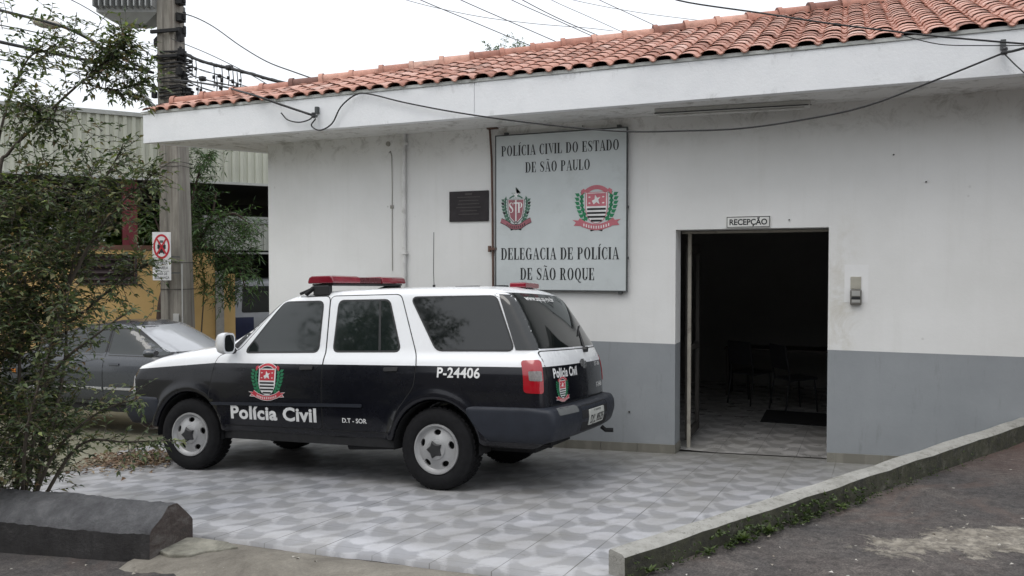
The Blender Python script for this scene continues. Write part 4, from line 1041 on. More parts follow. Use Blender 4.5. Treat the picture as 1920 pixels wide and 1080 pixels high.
for s in (1, -1):
    S = lambda o, s=s: pj.side(s, o)
    for nm, dp, wn, gl in (("front_door", front_door, fw_, M_glass2), ("rear_door", rear_door, rw_, M_glass2)):
        d = panel(nm, dp, S(.0035), .004, M_suv, suv)
        art("door_seam", [(q, 0, 0) for q in ring_poly(dp, .009)], [M_und], S(.0012), d, .05)
        g = panel("window", wn, S(.0065), .003, gl, d)
        art("window_seal", [(q, 0, 0) for q in ring_poly(wn, .016)], [M_rub], S(.0058), d, .05)
        if nm == "rear_door": art("window_bar", [([(.640, 1.607), (.660, 1.607), (.600, 1.172), (.575, 1.172)], 0, 0)], [M_rub], S(.0080), d, .05)
        hx = 1.25 if nm == "front_door" else .36
        h = panel("handle", rounded([(hx, .995), (hx + .14, .99), (hx + .14, 1.025), (hx, 1.03)], .012), S(.016), .012, M_rub, d)
    g = panel("quarter_window", qw_, S(.0045), .003, M_glass, suv); art("window_seal", [(q, 0, 0) for q in ring_poly(qw_, .014)], [M_rub], S(.0038), suv, .05)
    panel("rear_pillar_trim", [(-.712, 1.180), (-.900, 1.180), (-.845, 1.30), (-.735, 1.48), (-.618, 1.640), (-.512, 1.645)], S(.008), .006, M_glass, suv, .02)
    art("pillar_seal", [([(2.185, 1.180), (1.740, 1.664), (1.772, 1.662), (2.245, 1.205)], 0, 0)], [M_rub], S(.005), suv, .04)
    panel("side_moulding", rounded([(2.425, .640), (2.44, .668), (.72, .700), (.72, .672)], .01), S(.014), .013, M_bump, suv)
    art("sill_seam", [(R(.45, .452, 2.38, .459), 0, 0)], [M_und], S(.002), suv, .06)
    art("fuel_flap_seam" if s < 0 else "fender_seam", [([(2.47, .74), (2.478, .74), (2.42, .46), (2.41, .46)], 0, 0)], [M_und], S(.0015), suv, .05)
    art("side_lettering", [(sans("Polícia Civil", .985, .118, .036, 1.06), 0, 0)], [M_vinyl], (lambda f: lambda u, v, l=0: f((2.195 - u) if s > 0 else (1.21 + u), v + .527, l))(S(.0055)), suv, .08)
    art("fleet_number", [(sans("P-24406", .40, .080, .024, 1.05), 0, 0)], [M_vinyl], (lambda f: lambda u, v, l=0: f((-.022 - u) if s > 0 else (-.42 + u), v + .952, l))(S(.003)), suv, .08)
    art("unit_lettering", [(sans("D.T - SOR", .255, .040, .018), 0, 0)], [M_vinyl], (lambda f: lambda u, v, l=0: f((.932 - u) if s > 0 else (.677 + u), v + .533, l))(S(.0055)), suv, .08)
    art("crest", [([(x * .40, y * .355) for x, y in q], mi, l) for q, mi, l in crest_stripes()], [M_vinyl, M_vred, M_vinyl, M_rub, M_vgrn], (lambda f: lambda u, v, l=0: f(1.758 - u * s, .880 + v, l))(S(.0055)), suv)
    def diag(u, z, lev=0, off=.008, s=s):
        b = Vector((-.925, .835)); o2 = b + Vector((.707, .707)) * u + Vector((-.707, .707)) * 1.0
        p, n = pj.cast((o2.x, s * o2.y, z), (.707, -.707 * s, 0))
        if p is None: p, *_ = pj.t.find_nearest(Vector((b.x, s * b.y, z)))
        return p + Vector((-.707, .707 * s, 0)) * (off + lev * .0006)
    tl = panel("tail_light", rounded([(-.050, .835), (.095, .840), (.095, 1.100), (-.050, 1.105)], .03), diag, .010, M_lens, suv, .03)
    panel("reversing_lens", rounded([(-.038, .935), (.060, .938), (.060, 1.015), (-.038, 1.015)], .012), lambda u, z, l=0: diag(u, z, l, .0105), .003, M_smoke, tl, .03)
    def diagf(u, z, lev=0, off=.006, s=s):
        b = Vector((3.46, .80)); o2 = b + Vector((-.707, .707)) * u + Vector((.707, .707)) * 1.0
        p, n = pj.cast((o2.x, s * o2.y, z), (-.707, -.707 * s, 0))
        if p is None: p, *_ = pj.t.find_nearest(Vector((b.x, s * b.y, z)))
        return p + Vector((.707, .707 * s, 0)) * off
    panel("headlight", rounded([(-.26, .725), (.07, .725), (.05, .90), (-.26, .93)], .03), diagf, .006, M_clear, suv, .03)
    # mirror: white shell, dark glass facing back
    mm = MB(); cx, cz, cy = 2.19, 1.235, s * .925
    vs = []; 
    for (xx, k) in ((-.045, 1.0), (.0, 1.04), (.045, .92), (.085, .55)):
        for i in range(16):
            a = 2 * math.pi * i / 16; c_, d_ = math.cos(a), math.sin(a); se = lambda v: math.copysign(abs(v) ** .55, v)
            vs.append((cx + xx, cy + .078 * k * se(c_), cz + .098 * k * se(d_)))
    fs = [(r * 16 + i, r * 16 + (i + 1) % 16, (r + 1) * 16 + (i + 1) % 16, (r + 1) * 16 + i) for r in range(3) for i in range(16)] + [tuple(range(16))[::-1], tuple(range(48, 64))]
    mm.add(vs, fs); mr = mm.build("mirror", pm("white_car_plastic", (.70, .71, .72), .3, coat=.4) if s > 0 else bpy.data.materials["white_car_plastic"], suv, smooth=.9)
    mm = MB(); n0 = 16; gv_ = [(cx - .048, cy + .062 * math.copysign(abs(math.cos(2 * math.pi * i / n0)) ** .55, math.cos(2 * math.pi * i / n0)), cz + .080 * math.copysign(abs(math.sin(2 * math.pi * i / n0)) ** .55, math.sin(2 * math.pi * i / n0))) for i in range(n0)]
    mm.add(gv_, [tuple(range(n0))]); mm.build("mirror_glass", M_glass, mr, fix=False)
    mm = MB(); mm.tube([(2.20, s * .80, 1.16), (2.19, s * .87, 1.17)], .03, 8); mm.build("mirror_arm", M_rub, mr)
    wheel(suv, 0, s * .83, WR, WR, .225, s, .212); wheel(suv, 2.72, s * .83, WR, WR, .225, s, .212, steer=.10)
    for wx in (0, 2.72):
        mm = MB(); n0 = 16; vs = []
        for y_ in (s * .60, s * .845):
            for i in range(n0 + 1): a = math.pi * (-.02 + 1.04 * i / n0); vs.append((wx + .408 * math.cos(a), y_ if y_ != s * .845 else s * .835, WR + .408 * math.sin(a)))
        mm.add(vs, [(i, i + 1, i + n0 + 2, i + n0 + 1) for i in range(n0)])
        mm.build("arch_liner", M_und, suv)
# glass front and back, tailgate marks
ws = rounded([(.70, 1.29), (.605, 1.625), (-.605, 1.625), (-.70, 1.29)], .05); panel("windshield", ws, pj.front(.006), .004, M_glass, suv, .03)
rg = rounded([(.735, 1.190), (.645, 1.660), (-.645, 1.660), (-.735, 1.190)], .035)
gate = rounded([(.725, .735), (.745, 1.165), (-.745, 1.165), (-.725, .735)], .03)
tg = panel("tailgate", gate, pj.rear(.003), .003, M_suv, suv)
art("tailgate_seam", [(q, 0, 0) for q in ring_poly(gate, .009)], [M_und], pj.rear(.001), tg, .05)
rgo = panel("rear_window", rg, pj.rear(.005), .004, M_glass, suv)
def rmap(y0, z0, off): 
    f = pj.rear(off); return lambda u, v, l=0: f(y0 - u, z0 + v, l)
art("window_lettering", [(sans("www.ssp.sp.gov.br", .62, .042, .018), 0, 0)], [M_vinyl], rmap(.47, 1.595, .007), rgo, .08)
art("gate_lettering", [(sans("Polícia Civil", .50, .074, .036, 1.06), 0, 0)], [M_vinyl], rmap(.64, .950, .005), tg, .08)
art("gate_lettering", [(sans("D.T - SOR", .22, .035, .016), 0, 0)], [M_vinyl], rmap(-.42, 1.0, .005), tg, .08)
art("gate_lettering", [(sans("P-24406", .24, .045, .01), 0, 0)], [M_vinyl], rmap(-.44, .80, .005), tg, .08)
art("gate_crest", [([(x * .26, y * .215) for x, y in q], mi, l) for q, mi, l in crest_stripes()], [M_vinyl, M_vred, M_vinyl, M_rub, M_vgrn], (lambda f: lambda u, v, l=0: f(.49 - u, .85 + v, l))(pj.rear(.005)), tg)
art("emblem", [([(-.085, -.022), (-.04, -.022), (-.03, -.042), (.045, -.042), (.04, -.022), (.085, -.022), (.07, .022), (.03, .022), (.025, .042), (-.05, .042), (-.045, .022), (-.10, .022)], 0, 0)], [M_chrome], (lambda f: lambda u, v, l=0: f(-.06 - u, 1.035 + v, l))(pj.rear(.009)), tg)
p1 = pj.rear(.02)(-.16, 1.155); p2 = pj.rear(.012)(-.34, 1.33); p3 = pj.rear(.012)(-.50, 1.37)
m = MB(); m.tube([p1 + Vector((.01, 0, 0)), p1 + Vector((-.025, 0, 0))], .026, 10); m.tube([p1, p2], [.012, .007], 6); m.tube([pj.rear(.010)(-.20, 1.28), p2, p3], .006, 6); m.build("rear_wiper", M_rub, suv)
# bumpers
def bumper(name, prf, rx, fx0, hw, rb, fb, xm):
    hs = [(hw - .07, .2), (hw - .05, .40), (hw - .01, .50), (hw, .60), (hw - .004, .72), (hw - .03, .80)]
    V_, Q_ = car_shell(prf, hs + [(-y, z) for y, z in hs[::-1]], rx, fx0, [(0, WR), (2.72, WR)], .425, hw, crown=0, h=.018, round_r=.03, rear_bow=rb, front_bow=fb, flare=False, xm=xm)
    return mesh_obj(name, V_, Q_, [M_bump], suv), Proj(V_, Q_)
rb_, pb = bumper("rear_bumper", [(-.345, .724), (-.93, .730), (-1.0, .725), (-1.12, .715), (-1.15, .66), (-1.155, .58), (-1.12, .47), (-1.02, .43), (-.425, .425)], -1.16, -.34, .872, .065, 0, 5)
fb_, pf = bumper("front_bumper", [(3.11, .43), (3.17, .705), (3.50, .712), (3.60, .67), (3.615, .54), (3.55, .42)], 3.1, 3.615, .865, 0, .045, -5)
bd_ = lambda off: (lambda u, v, l=0: pb.rear(off)(u, v, l))
panel("plate_recess", rounded([(.36, .485), (.36, .700), (-.36, .700), (-.36, .485)], .03), pb.rear(.002), .002, M_und, rb_)
panel("step_pad", rounded([(.78, .66), (.42, .66), (.42, .715), (.76, .715)], .02), pb.rear(.004), .003, pm("worn_step_plastic", (.10, .105, .105), .6), rb_)
pl = panel("license_plate", rounded([(.205, .520), (.205, .652), (-.205, .652), (-.205, .520)], .008), pb.rear(.012), .010, pm("plate_pale_grey", (.46, .47, .44), .45), rb_)
art("plate_lettering", [(sans("DJL 8525", .36, .070, .012), 0, 0), (shift(sans("SP - SAO ROQUE", .20, .016, .004), .08, .098), 0, 0)], [M_rub], (lambda f: lambda u, v, l=0: f(.18 - u, .534 + v, l))(pb.rear(.0135)), pl)
m = MB(); m.tube([(-1.06, -.45, .43), (-1.10, -.45, .40), (-1.17, -.47, .40)], .02, 8); m.build("tow_hook", M_und, suv)
# underside, axles, exhaust
m = MB(); m.box(-.75, 3.4, -.45, .45, .30, .42); m.box(.42, 2.30, -.80, .80, .33, .44); m.tube([(0, -.75, .345), (0, .75, .345)], .05, 10); m.tube([(0, -.12, .32), (0, .12, .32)], .13, 12); m.tube([(2.72, -.7, .345), (2.72, .7, .345)], .04, 8)
m.tube([(.5, .66, .33), (.95, .70, .31)], .035, 8); m.tube([(-.9, .45, .38), (-.2, .45, .36)], .03, 8); m.box(.90, 1.04, .72, .80, .395, .44)
m.build("chassis", M_und, suv)
# light bar, stop lamp, aerial, roof bits
lb = bpy.data.objects.new("light_bar", None); COL.objects.link(lb); lb.parent = suv; lb.rotation_euler.x = math.radians(-2.2); lb.location = (0, -.068, 0)
BX = 1.31
m = MB(); m.box(BX - .12, BX + .12, -.62, .62, 1.795, 1.812); m.build("base_plate", M_rub, lb, bevel=.006)
for s in (1, -1):
    m = MB(); a, b_ = sorted((s * .20, s * .655)); 
    pr = [(-.14, 1.814), (-.145, 1.830), (-.130, 1.872), (-.10, 1.884), (.10, 1.884), (.130, 1.872), (.145, 1.830), (.14, 1.814)]
    vs = [(BX + x, a, z) for x, z in pr] + [(BX + x, b_, z) for x, z in pr]; n0 = len(pr)
    m.add(vs, [tuple(range(n0)), tuple(range(n0, 2 * n0))[::-1]] + [(i, i + n0, (i + 1) % n0 + n0, (i + 1) % n0) for i in range(n0)]); m.build("red_lens", M_lens2, lb, bevel=.012)
    m = MB(); m.box(BX - .09, BX + .09, s * .62 - .03, s * .62 + .03, 1.700, 1.796); m.build("mounting_foot", M_rub, lb, bevel=.01)
    m = MB(); m.tube([(BX + .06, s * .60, 1.79), (BX + .28, s * .585, 1.722)], .016, 6); m.tube([(BX + .08, s * .645, 1.775), (BX + .17, s * .645, 1.715)], .022, 6); m.build("mounting_strap", M_und, lb)
m = MB(); m.box(BX - .13, BX + .13, -.198, .198, 1.814, 1.874); m.build("center_housing", pm("dark_red_housing", (.09, .012, .018), .3), lb, bevel=.012)
m = MB(); m.box(-.56, -.40, -.17, .17, 1.722, 1.768); m.build("stop_lamp", M_lens2, suv, bevel=.012)
m = MB(); m.tube([(.465, 0, 1.74), (.465, 0, 1.78)], .014, 8); m.tube([(.465, 0, 1.78), (.47, 0, 1.9), (.465, 0, 2.29)], .0035, 5); m.build("antenna", M_rub, suv)
m = MB(); m.box(-.02, .22, -.02, .03, 1.742, 1.758); m.box(-.30, -.18, -.05, .02, 1.735, 1.756); m.build("roof_fitting", M_rub, suv)
m = MB(); m.box(2.34, 2.44, -.60, .60, 1.205, 1.258); m.build("cowl_trim", M_rub, suv, bevel=.01)

# ------------------------------------------------------------------ grey sedan in the street behind
hd_ = math.radians(8)
sed = empty("parked_sedan", "dark grey four door sedan parked behind the bush at the left", "car", mat=Matrix.Translation((-10.08, .84, -.35)) @ Matrix.Rotation(hd_, 4, 'Z'))
half = [(.60, .22), (.78, .26), (.845, .42), (.865, .62), (.862, .80), (.835, .93), (.80, .985), (.77, 1.01), (.60, 1.42), (.5, 1.6)]
prof = [(-2.15, .28), (-2.24, .50), (-2.24, .82), (-2.14, 1.01), (-1.70, 1.05), (-1.15, 1.32), (-.80, 1.42), (-.3, 1.475), (.15, 1.465), (.45, 1.41), (.95, 1.17), (1.25, 1.01), (1.40, .97), (1.9, .87), (2.16, .74), (2.25, .55), (2.2, .28)]
V, Q = car_shell(prof, half + [(-y, z) for y, z in half[::-1]], -2.26, 2.26, [(-1.32, .31), (1.36, .31)], .36, .868, crown=.09, h=.028, round_r=.06, rear_bow=.25, front_bow=.35, flare=False, xm=0)
M_sed = paint("grey_metallic_paint", sed, None, lower=(.058, .064, .074), coat=.7, rough=.25)
mesh_obj("body", V, Q, [M_sed], sed); pj2 = Proj(V, Q)
sw1 = rounded([(-.02, 1.015), (-.02, 1.375), (.30, 1.350), (.95, 1.035), (.90, 1.010)], .03); sw2 = rounded([(-.09, 1.015), (-.09, 1.378), (-.55, 1.375), (-.95, 1.27), (-1.08, 1.03)], .05)
d1 = rounded([(-.055, .34), (-.055, 1.385), (.30, 1.375), (1.02, 1.02), (1.08, .90), (1.05, .34)], .05); d2 = rounded([(-.065, .34), (-.065, 1.385), (-.62, 1.385), (-1.10, 1.22), (-1.13, .75), (-.93, .50), (-.90, .34)], .05)
for s in (-1, 1):
    S = lambda o, s=s: pj2.side(s, o)
    for nm, dp, wn in (("front_door", d1, sw1), ("rear_door", d2, sw2)):
        d = panel(nm, dp, S(.003), .004, M_sed, sed, .07); art("door_seam", [(q, 0, 0) for q in ring_poly(dp, .010)], [M_und], S(.001), d, .07)
        panel("window", wn, S(.007), .003, M_glass2, d, .07); art("window_seal", [(q, 0, 0) for q in ring_poly(wn, .025)], [M_rub], S(.0055), d, .07)
        hx = -.02 if s else 0
        panel("handle", rounded([(.05, .86), (.22, .86), (.22, .89), (.05, .89)] if nm == "front_door" else [(-.86, .87), (-.69, .87), (-.69, .90), (-.86, .90)], .01), S(.02), .015, M_sed, d)
        panel("moulding", [(-.04, .50), (1.04, .50), (1.04, .535), (-.04, .535)] if nm == "front_door" else [(-.08, .50), (-.90, .50), (-.90, .535), (-.08, .535)], S(.012), .011, M_chrome if False else M_clear, d, .07)
    m = MB(); m.tube([(.86, s * .80, 1.02), (.86, s * .90, 1.03)], .02, 6); 
    vs = []
    for (xx, k) in ((-.05, 1.0), (.02, 1.05), (.09, .6)):
        for i in range(12): a = 2 * math.pi * i / 12; vs.append((.86 + xx, s * .97 + .10 * k * math.cos(a), 1.07 + .062 * k * math.sin(a)))
    m.add(vs, [(r * 12 + i, r * 12 + (i + 1) % 12, (r + 1) * 12 + (i + 1) % 12, (r + 1) * 12 + i) for r in range(2) for i in range(12)] + [tuple(range(12))[::-1], tuple(range(24, 36))]); m.build("mirror", M_sed, sed, smooth=.8)
    wheel(sed, -1.32, s * .85, .31, .31, .2, s, .20, False); wheel(sed, 1.36, s * .85, .31, .31, .2, s, .20, False)
panel("windshield", rounded([(.66, 1.05), (.52, 1.41), (-.52, 1.41), (-.66, 1.05)], .05), pj2.front(.005), .004, pm("pale_windscreen", (.40, .41, .43), .12, .05, 2, spec=.8, coat=.6), sed, .06)  # pale base colour over the whole windscreen
panel("rear_window", rounded([(.60, 1.09), (.48, 1.39), (-.48, 1.39), (-.60, 1.09)], .05), pj2.rear(.005), .004, M_glass, sed, .06)
for s in (-1, 1): panel("tail_light", rounded([(s * .50, .80), (s * .78, .80), (s * .76, .96), (s * .50, .94)], .03), pj2.rear(.006), .006, M_lens, sed, .05)
panel("marker_lamp", rounded([(-1.70, .70), (-1.62, .70), (-1.62, .76), (-1.70, .76)], .01), pj2.side(-1, .006), .006, pm("amber_lens", (.5, .16, .02), .3), sed)
m = MB(); m.box(-2.0, 2.0, -.75, .75, .16, .30); m.build("chassis", M_und, sed)
CABLES = [
 ('leftmost of the thin straight wires slanting down to the roof from the top edge', [[-8.22, 4.49, 7.35], [-7.63, 5.27, 7.11], [-6.88, 6.11, 6.83], [-6.05, 7.54, 6.57]], 0.009, 'thin wires crossing the sky above the roof'),
 ('second thin wire slanting to the roof, between the leftmost one and the close pair', [[-7.48, 4.8, 7.35], [-6.91, 5.57, 7.11], [-6.19, 6.4, 6.83], [-5.37, 7.82, 6.57]], 0.009, 'thin wires crossing the sky above the roof'),
 ('lower wire of the close pair slanting down to the roof at picture centre', [[-6.51, 5.2, 7.35], [-6.0, 5.95, 7.11], [-5.31, 6.77, 6.85], [-4.59, 8.15, 6.65]], 0.008, 'thin wires crossing the sky above the roof'),
 ('upper wire of the close pair slanting down to the roof at picture centre', [[-6.32, 5.28, 7.37], [-5.81, 6.02, 7.11], [-5.21, 6.81, 6.85], [-4.48, 8.19, 6.68]], 0.009, 'thin wires crossing the sky above the roof'),
 ('thin wire slanting to the roof just right of the close pair', [[-5.81, 5.49, 7.35], [-5.29, 6.24, 7.11], [-4.72, 7.02, 6.92], [-4.06, 8.37, 6.76]], 0.006, 'thin wires crossing the sky above the roof'),
 ('rightmost of the thin straight wires slanting down to the roof', [[-4.98, 5.83, 7.31], [-4.43, 6.6, 7.11], [-3.93, 7.35, 6.96], [-3.39, 8.65, 6.88]], 0.007, 'thin wires crossing the sky above the roof'),
 ('faint sagging wire crossing the slanting sky wires at the left', [[-8.56, 5.43, 7.41], [-7.77, 5.75, 7.17], [-6.79, 6.16, 6.95], [-5.98, 7.03, 6.96], [-5.11, 7.94, 7.02], [-4.86, 9.13, 7.25]], 0.006, 'thin wires crossing the sky above the roof'),
 ('faint nearly level wire near the top edge right of centre', [[-6.53, 8.46, 8.16], [-5.42, 8.92, 7.88], [-4.31, 9.37, 7.66], [-3.29, 10.34, 7.66], [-2.68, 11.14, 7.72]], 0.006, 'thin wires crossing the sky above the roof'),
 ('thin looping wire arching from the top of the utility pole over to the tiled roof', [[-11.05, 2.42, 6.47], [-10.44, 2.24, 6.27], [-9.81, 2.06, 5.97], [-9.11, 1.9, 5.54], [-8.44, 1.74, 5.18], [-7.79, 1.56, 4.92], [-7.1, 1.41, 4.66], [-6.58, 1.19, 4.47]], 0.01, None),
 ('thick black bundled cable hung with small clamps from the utility pole to the roof', [[-10.95, 2.44, 5.78], [-10.63, 2.36, 5.63], [-10.18, 2.32, 5.46], [-9.69, 2.3, 5.32], [-9.22, 2.28, 5.18], [-8.76, 2.25, 5.03], [-8.22, 2.25, 4.87], [-7.35, 2.17, 4.55]], 0.027, None),
 ('upper thin wire below the bundled cable at the utility pole', [[-10.71, 2.32, 5.48], [-10.09, 2.35, 5.28], [-9.37, 2.32, 4.99], [-8.67, 2.28, 4.72], [-8.14, 2.27, 4.51]], 0.008, None),
 ('middle thin wire below the bundled cable running to the roof edge', [[-10.71, 2.31, 5.42], [-10.34, 2.24, 5.21], [-9.62, 2.22, 5.01], [-8.92, 2.18, 4.78], [-8.38, 2.18, 4.58]], 0.01, None),
 ('lowest thin wire from the utility pole sloping down to the roof edge', [[-10.67, 2.33, 5.2], [-10.26, 2.28, 5.03], [-9.62, 2.21, 4.83], [-8.86, 1.98, 4.57]], 0.012, None),
 ('straight wire crossing down from the utility pole to the fascia insulator', [[-10.93, 2.24, 5.94], [-9.59, 1.7, 5.41], [-8.12, 0.99, 4.78], [-7.09, 0.43, 4.3]], 0.007, None),
 ('black drop cable tied to the left fascia insulator', [[-11.0, 2.3, 5.25], [-9.4, 1.2, 4.83], [-7.9, .2, 4.42], [-7.1, -.45, 4.17], [-6.5, -.80, 3.985], [-6.1, -.80, 3.84], [-5.70, -.785, 3.70]], 0.014, None),
 ('short loose cable end hooked left of the fascia insulator', [[-6.18, -.755, 3.77], [-6.08, -.76, 3.68], [-5.92, -.76, 3.64], [-5.77, -.765, 3.66], [-5.70, -.78, 3.70]], 0.008, None),
 ('thick dark cable sweeping across the top left behind the leaves', [[-10.03, -1.74, 5.22], [-10.56, -0.87, 5.42], [-11.0, 0.03, 5.59], [-11.51, 0.91, 5.72], [-11.45, 1.68, 5.51], [-11.39, 2.25, 5.4]], 0.022, None),
 ('heavy dark cable running left from the pole to the frame edge', [[-10.53, -1.41, 4.96], [-10.76, -0.96, 5.04], [-11.14, -0.04, 5.18], [-11.43, 0.93, 5.31], [-11.45, 1.79, 5.38], [-11.36, 2.26, 5.39]], 0.026, None),
 ('thin grey wire just below the heavy cable at the left edge', [[-10.52, -1.42, 4.83], [-11.29, -0.1, 5.08], [-11.43, 0.93, 5.15], [-11.34, 2.26, 5.17]], 0.007, None),
 ('lowest thin grey wire at the left edge below the heavy cable', [[-10.52, -1.42, 4.72], [-11.29, -0.1, 4.97], [-11.43, 0.92, 5.07], [-11.34, 2.26, 5.05]], 0.007, None),
 ('thin wire rising left above the heavy cable', [[-10.53, -1.41, 5.17], [-11.44, -0.15, 5.51], [-11.59, 0.87, 5.61], [-11.43, 2.24, 5.59]], 0.009, None),
 ('thin wire passing in front of the finned transformer', [[-12.24, 0.63, 6.54], [-12.05, 1.35, 6.41], [-11.71, 1.92, 6.05], [-11.26, 2.31, 5.55]], 0.008, None),
 ('black cable passing low over the red tiles to the right edge, upper of two', [[-1.59, -1.29, 4.41], [-1.29, -1.39, 4.26], [-0.65, -1.56, 4.04], [-0.11, -1.67, 3.86], [0.42, -1.67, 3.73], [0.78, -1.63, 3.66], [1.35, -1.5, 3.58]], 0.007, None),
 ('thinner black cable over the fascia at the right edge, lower of two', [[0.4, -1.35, 3.8], [0.67, -1.35, 3.7], [0.95, -1.39, 3.65], [1.37, -1.38, 3.61]], 0.004, None),
 ('long black cable hanging in a swag along the white fascia between two insulators', [[-5.67, -0.78, 3.66], [-5.75, -0.75, 3.59], [-5.63, -0.75, 3.53], [-5.47, -0.74, 3.6], [-5.34, -0.75, 3.78], [-5.14, -0.75, 3.9], [-4.95, -0.75, 3.89], [-4.5, -0.75, 3.76], [-3.84, -0.75, 3.6], [-2.98, -0.75, 3.43], [-2.08, -0.75, 3.29], [-1.4, -0.75, 3.25], [-0.9, -0.75, 3.24], [-0.39, -0.75, 3.28], [0.14, -0.75, 3.36], [0.69, -0.75, 3.54], [1.18, -0.79, 3.71]], 0.0085, None),
 ('short black cable from the right insulator out to the right edge', [[1.19, -0.79, 3.72], [1.25, -0.9, 3.7], [1.43, -1.1, 3.7]], 0.011, None),
 ('thin loose wire end dangling below the right insulator', [[1.21, -0.78, 3.7], [1.29, -0.76, 3.61], [1.41, -0.75, 3.48]], 0.005, None)]

# ================================================================== STREET BEHIND: pole, signs, cables, hall, trees
RT = Vector((.9234, .3838, 0)); FW = Vector((-.3838, .9234, 0))       # picture right / away, used only to turn flat things
def yawm(loc, ang): return Matrix.Translation(loc) @ Matrix.Rotation(ang, 4, 'Z')
PX_, PY_ = -11.02, 2.44
def pole_mat():
    m, n, b = new_mat("pole_concrete"); p = geo_pos(n)
    c = ramp(n, noise_tex(n, mapping(n, p, (3, 3, .5)), 1.5, 9, .7), [(.3, (.13, .12, .10)), (.52, (.235, .22, .19)), (.75, (.36, .34, .30))])
    sep = node(n, "ShaderNodeSeparateXYZ"); n.links.new(p, sep.inputs[0])
    st = ramp(n, noise_tex(n, mapping(n, p, (9, 9, .25)), 1.3, 6, .7), [(.46, 0.0), (.68, .75)]); c = mixc(n, st, c, (.085, .065, .055))
    n.links.new(c, b.inputs["Base Color"]); b.inputs["Roughness"].default_value = .88; bump(n, b, noise_tex(n, p, 30, 8, .75), .4, .01); return m
pole = empty("utility_pole", "tall grey concrete utility pole with black cable wraps standing behind the sedan", "utility pole", mat=yawm((PX_, PY_, 0), math.radians(22.57 - 14)))
M_pole = pole_mat()
m = MB(); vs = []; zs_ = [-.6, .8, 1.8, 3.9, 6.7, 9.5]
for z in zs_:
    t = (z + .6) / 10; a, b_ = lerp(.235, .150, t), lerp(.19, .13, t); q = .035
    vs += [(-a, -b_, z), (-q * 2, -b_, z), (-q * 2 + .02, -b_ + .035, z), (q * 2 - .02, -b_ + .035, z), (q * 2, -b_, z), (a, -b_, z), (a, b_, z), (-a, b_, z)]
m.v = vs
m.v = [(x - .016 * z, y, z) for x, y, z in m.v]
for i in range(len(zs_) - 1):
    for k in range(8): m.f.append((i * 8 + k, i * 8 + (k + 1) % 8, (i + 1) * 8 + (k + 1) % 8, (i + 1) * 8 + k)); m.mi.append(0)
m.f.append(tuple(range((len(zs_) - 1) * 8, len(zs_) * 8))); m.mi.append(0)
m.build("shaft", M_pole, pole, bevel=.012)
m = MB()
for i in range(17):
    z = 4.72 + i * .062 + rnd.uniform(-.02, .02); g_ = .012 + rnd.uniform(0, .02); tl = rnd.uniform(-.02, .02)
    a, b_ = lerp(.235, .15, (z + .6) / 10) + g_, lerp(.19, .13, (z + .6) / 10) + g_
    m.tube([(-a, -b_, z + tl), (a, -b_, z - tl), (a, b_, z), (-a, b_, z), (-a, -b_, z + tl)], rnd.uniform(.008, .02), 5)
m.build('cable_wrap', M_und, pole); m = MB()
for z in (1.55, 2.02, 3.72, 3.79):
    a, b_ = lerp(.235, .15, (z + .6) / 10) + .012, lerp(.19, .13, (z + .6) / 10) + .012; m.tube([(-a, -b_, z), (a, -b_, z), (a, b_, z), (-a, b_, z), (-a, -b_, z)], .006, 4)
m.build("cable_wrap", M_und, pole)
for k in range(16):
    z = rnd.choice((4.75, 4.9, 5.0, 5.1, 5.25, 5.4, 5.7, 5.95, 6.25)) + rnd.uniform(-.05, .05); sd_ = rnd.choice((-1, 1)); x = sd_ * (.20 + rnd.uniform(.01, .10)) - .016 * z + .03
    q_ = rnd.uniform(.025, .045); y = rnd.uniform(-.2, 0); m = MB(); m.box(x - q_, x + q_, y - q_, y + q_, z - q_ * 1.5, z + q_ * 1.5); m.box(x - q_ * .5, x + q_ * .5, y - q_ * .5, y + q_ * .5, z + q_ * 1.5 + .001, z + q_ * 2.4); m.build("clamp", M_und, pole, bevel=.006)
for k in range(7):
    z = 5.1 + rnd.uniform(-.15, .2); m = MB(); m.lathe([(0, -.05), (.05, -.04), (.03, 0), (.05, .04), (0, .05)], 'z', 8, (.28 + rnd.uniform(-.03, .08), -.05 + rnd.uniform(-.1, .1), z)); m.build("insulator", M_und, pole, smooth=.6)
for (x0, x1, z0, z1) in ((-.36, .20, 6.06, 6.12), (-.34, .18, 5.62, 5.67)):
    m = MB(); m.box(x0, x1, -.22, -.17, z0, z1); m.build("crossbar", M_und, pole, bevel=.006)
for z in (5.62, 6.1, 6.35, 6.65): m = MB(); m.box(.06, .18, -.1, .05, z - .07, z + .07); m.box(.18, .22, -.05, .0, z - .04, z + .10); m.build("bracket", M_und, pole, bevel=.006)
m = MB(); m.tube([(.215, -.19, 2.0), (.222, -.195, .2)], .012, 6); m.box(.05, .16, -.222, -.205, .98, 1.12); m.build("earth_wire", pm("grey_plate", (.40, .40, .38), .6), pole)
# no stopping sign on the pole
ns = empty("no_stopping_sign", "white upright traffic sign with red circle and black lettering strapped to the utility pole", "traffic sign", mat=yawm((-10.99, 2.04, 2.13), math.radians(22.57 + 6)))
m = MB(); m.box(-.155, .155, -.006, .006, -.42, .42); m.build("plate", pm("sign_plate_white", (.68, .68, .67), .4), ns, bevel=.004)
sm = lambda u, v, l=0: (u, -.0075 - l * .0007, v)
T = [(q, 1, 1) for q in arc(0, .17, .138, .215, .108, .178, 0, 360, 40)]
T += [(R(-.055, .06, .055, .25), 0, 1), (R(-.042, .20, .042, .235), 2, 2), (R(-.05, .09, -.028, .12), 2, 2), (R(.028, .09, .05, .12), 2, 2), (R(-.07, .13, -.055, .20), 0, 1), (R(.055, .13, .07, .20), 0, 1), (R(-.05, .04, -.025, .06), 0, 1), (R(.025, .04, .05, .06), 0, 1), (R(-.03, .255, .03, .275), 0, 1)]
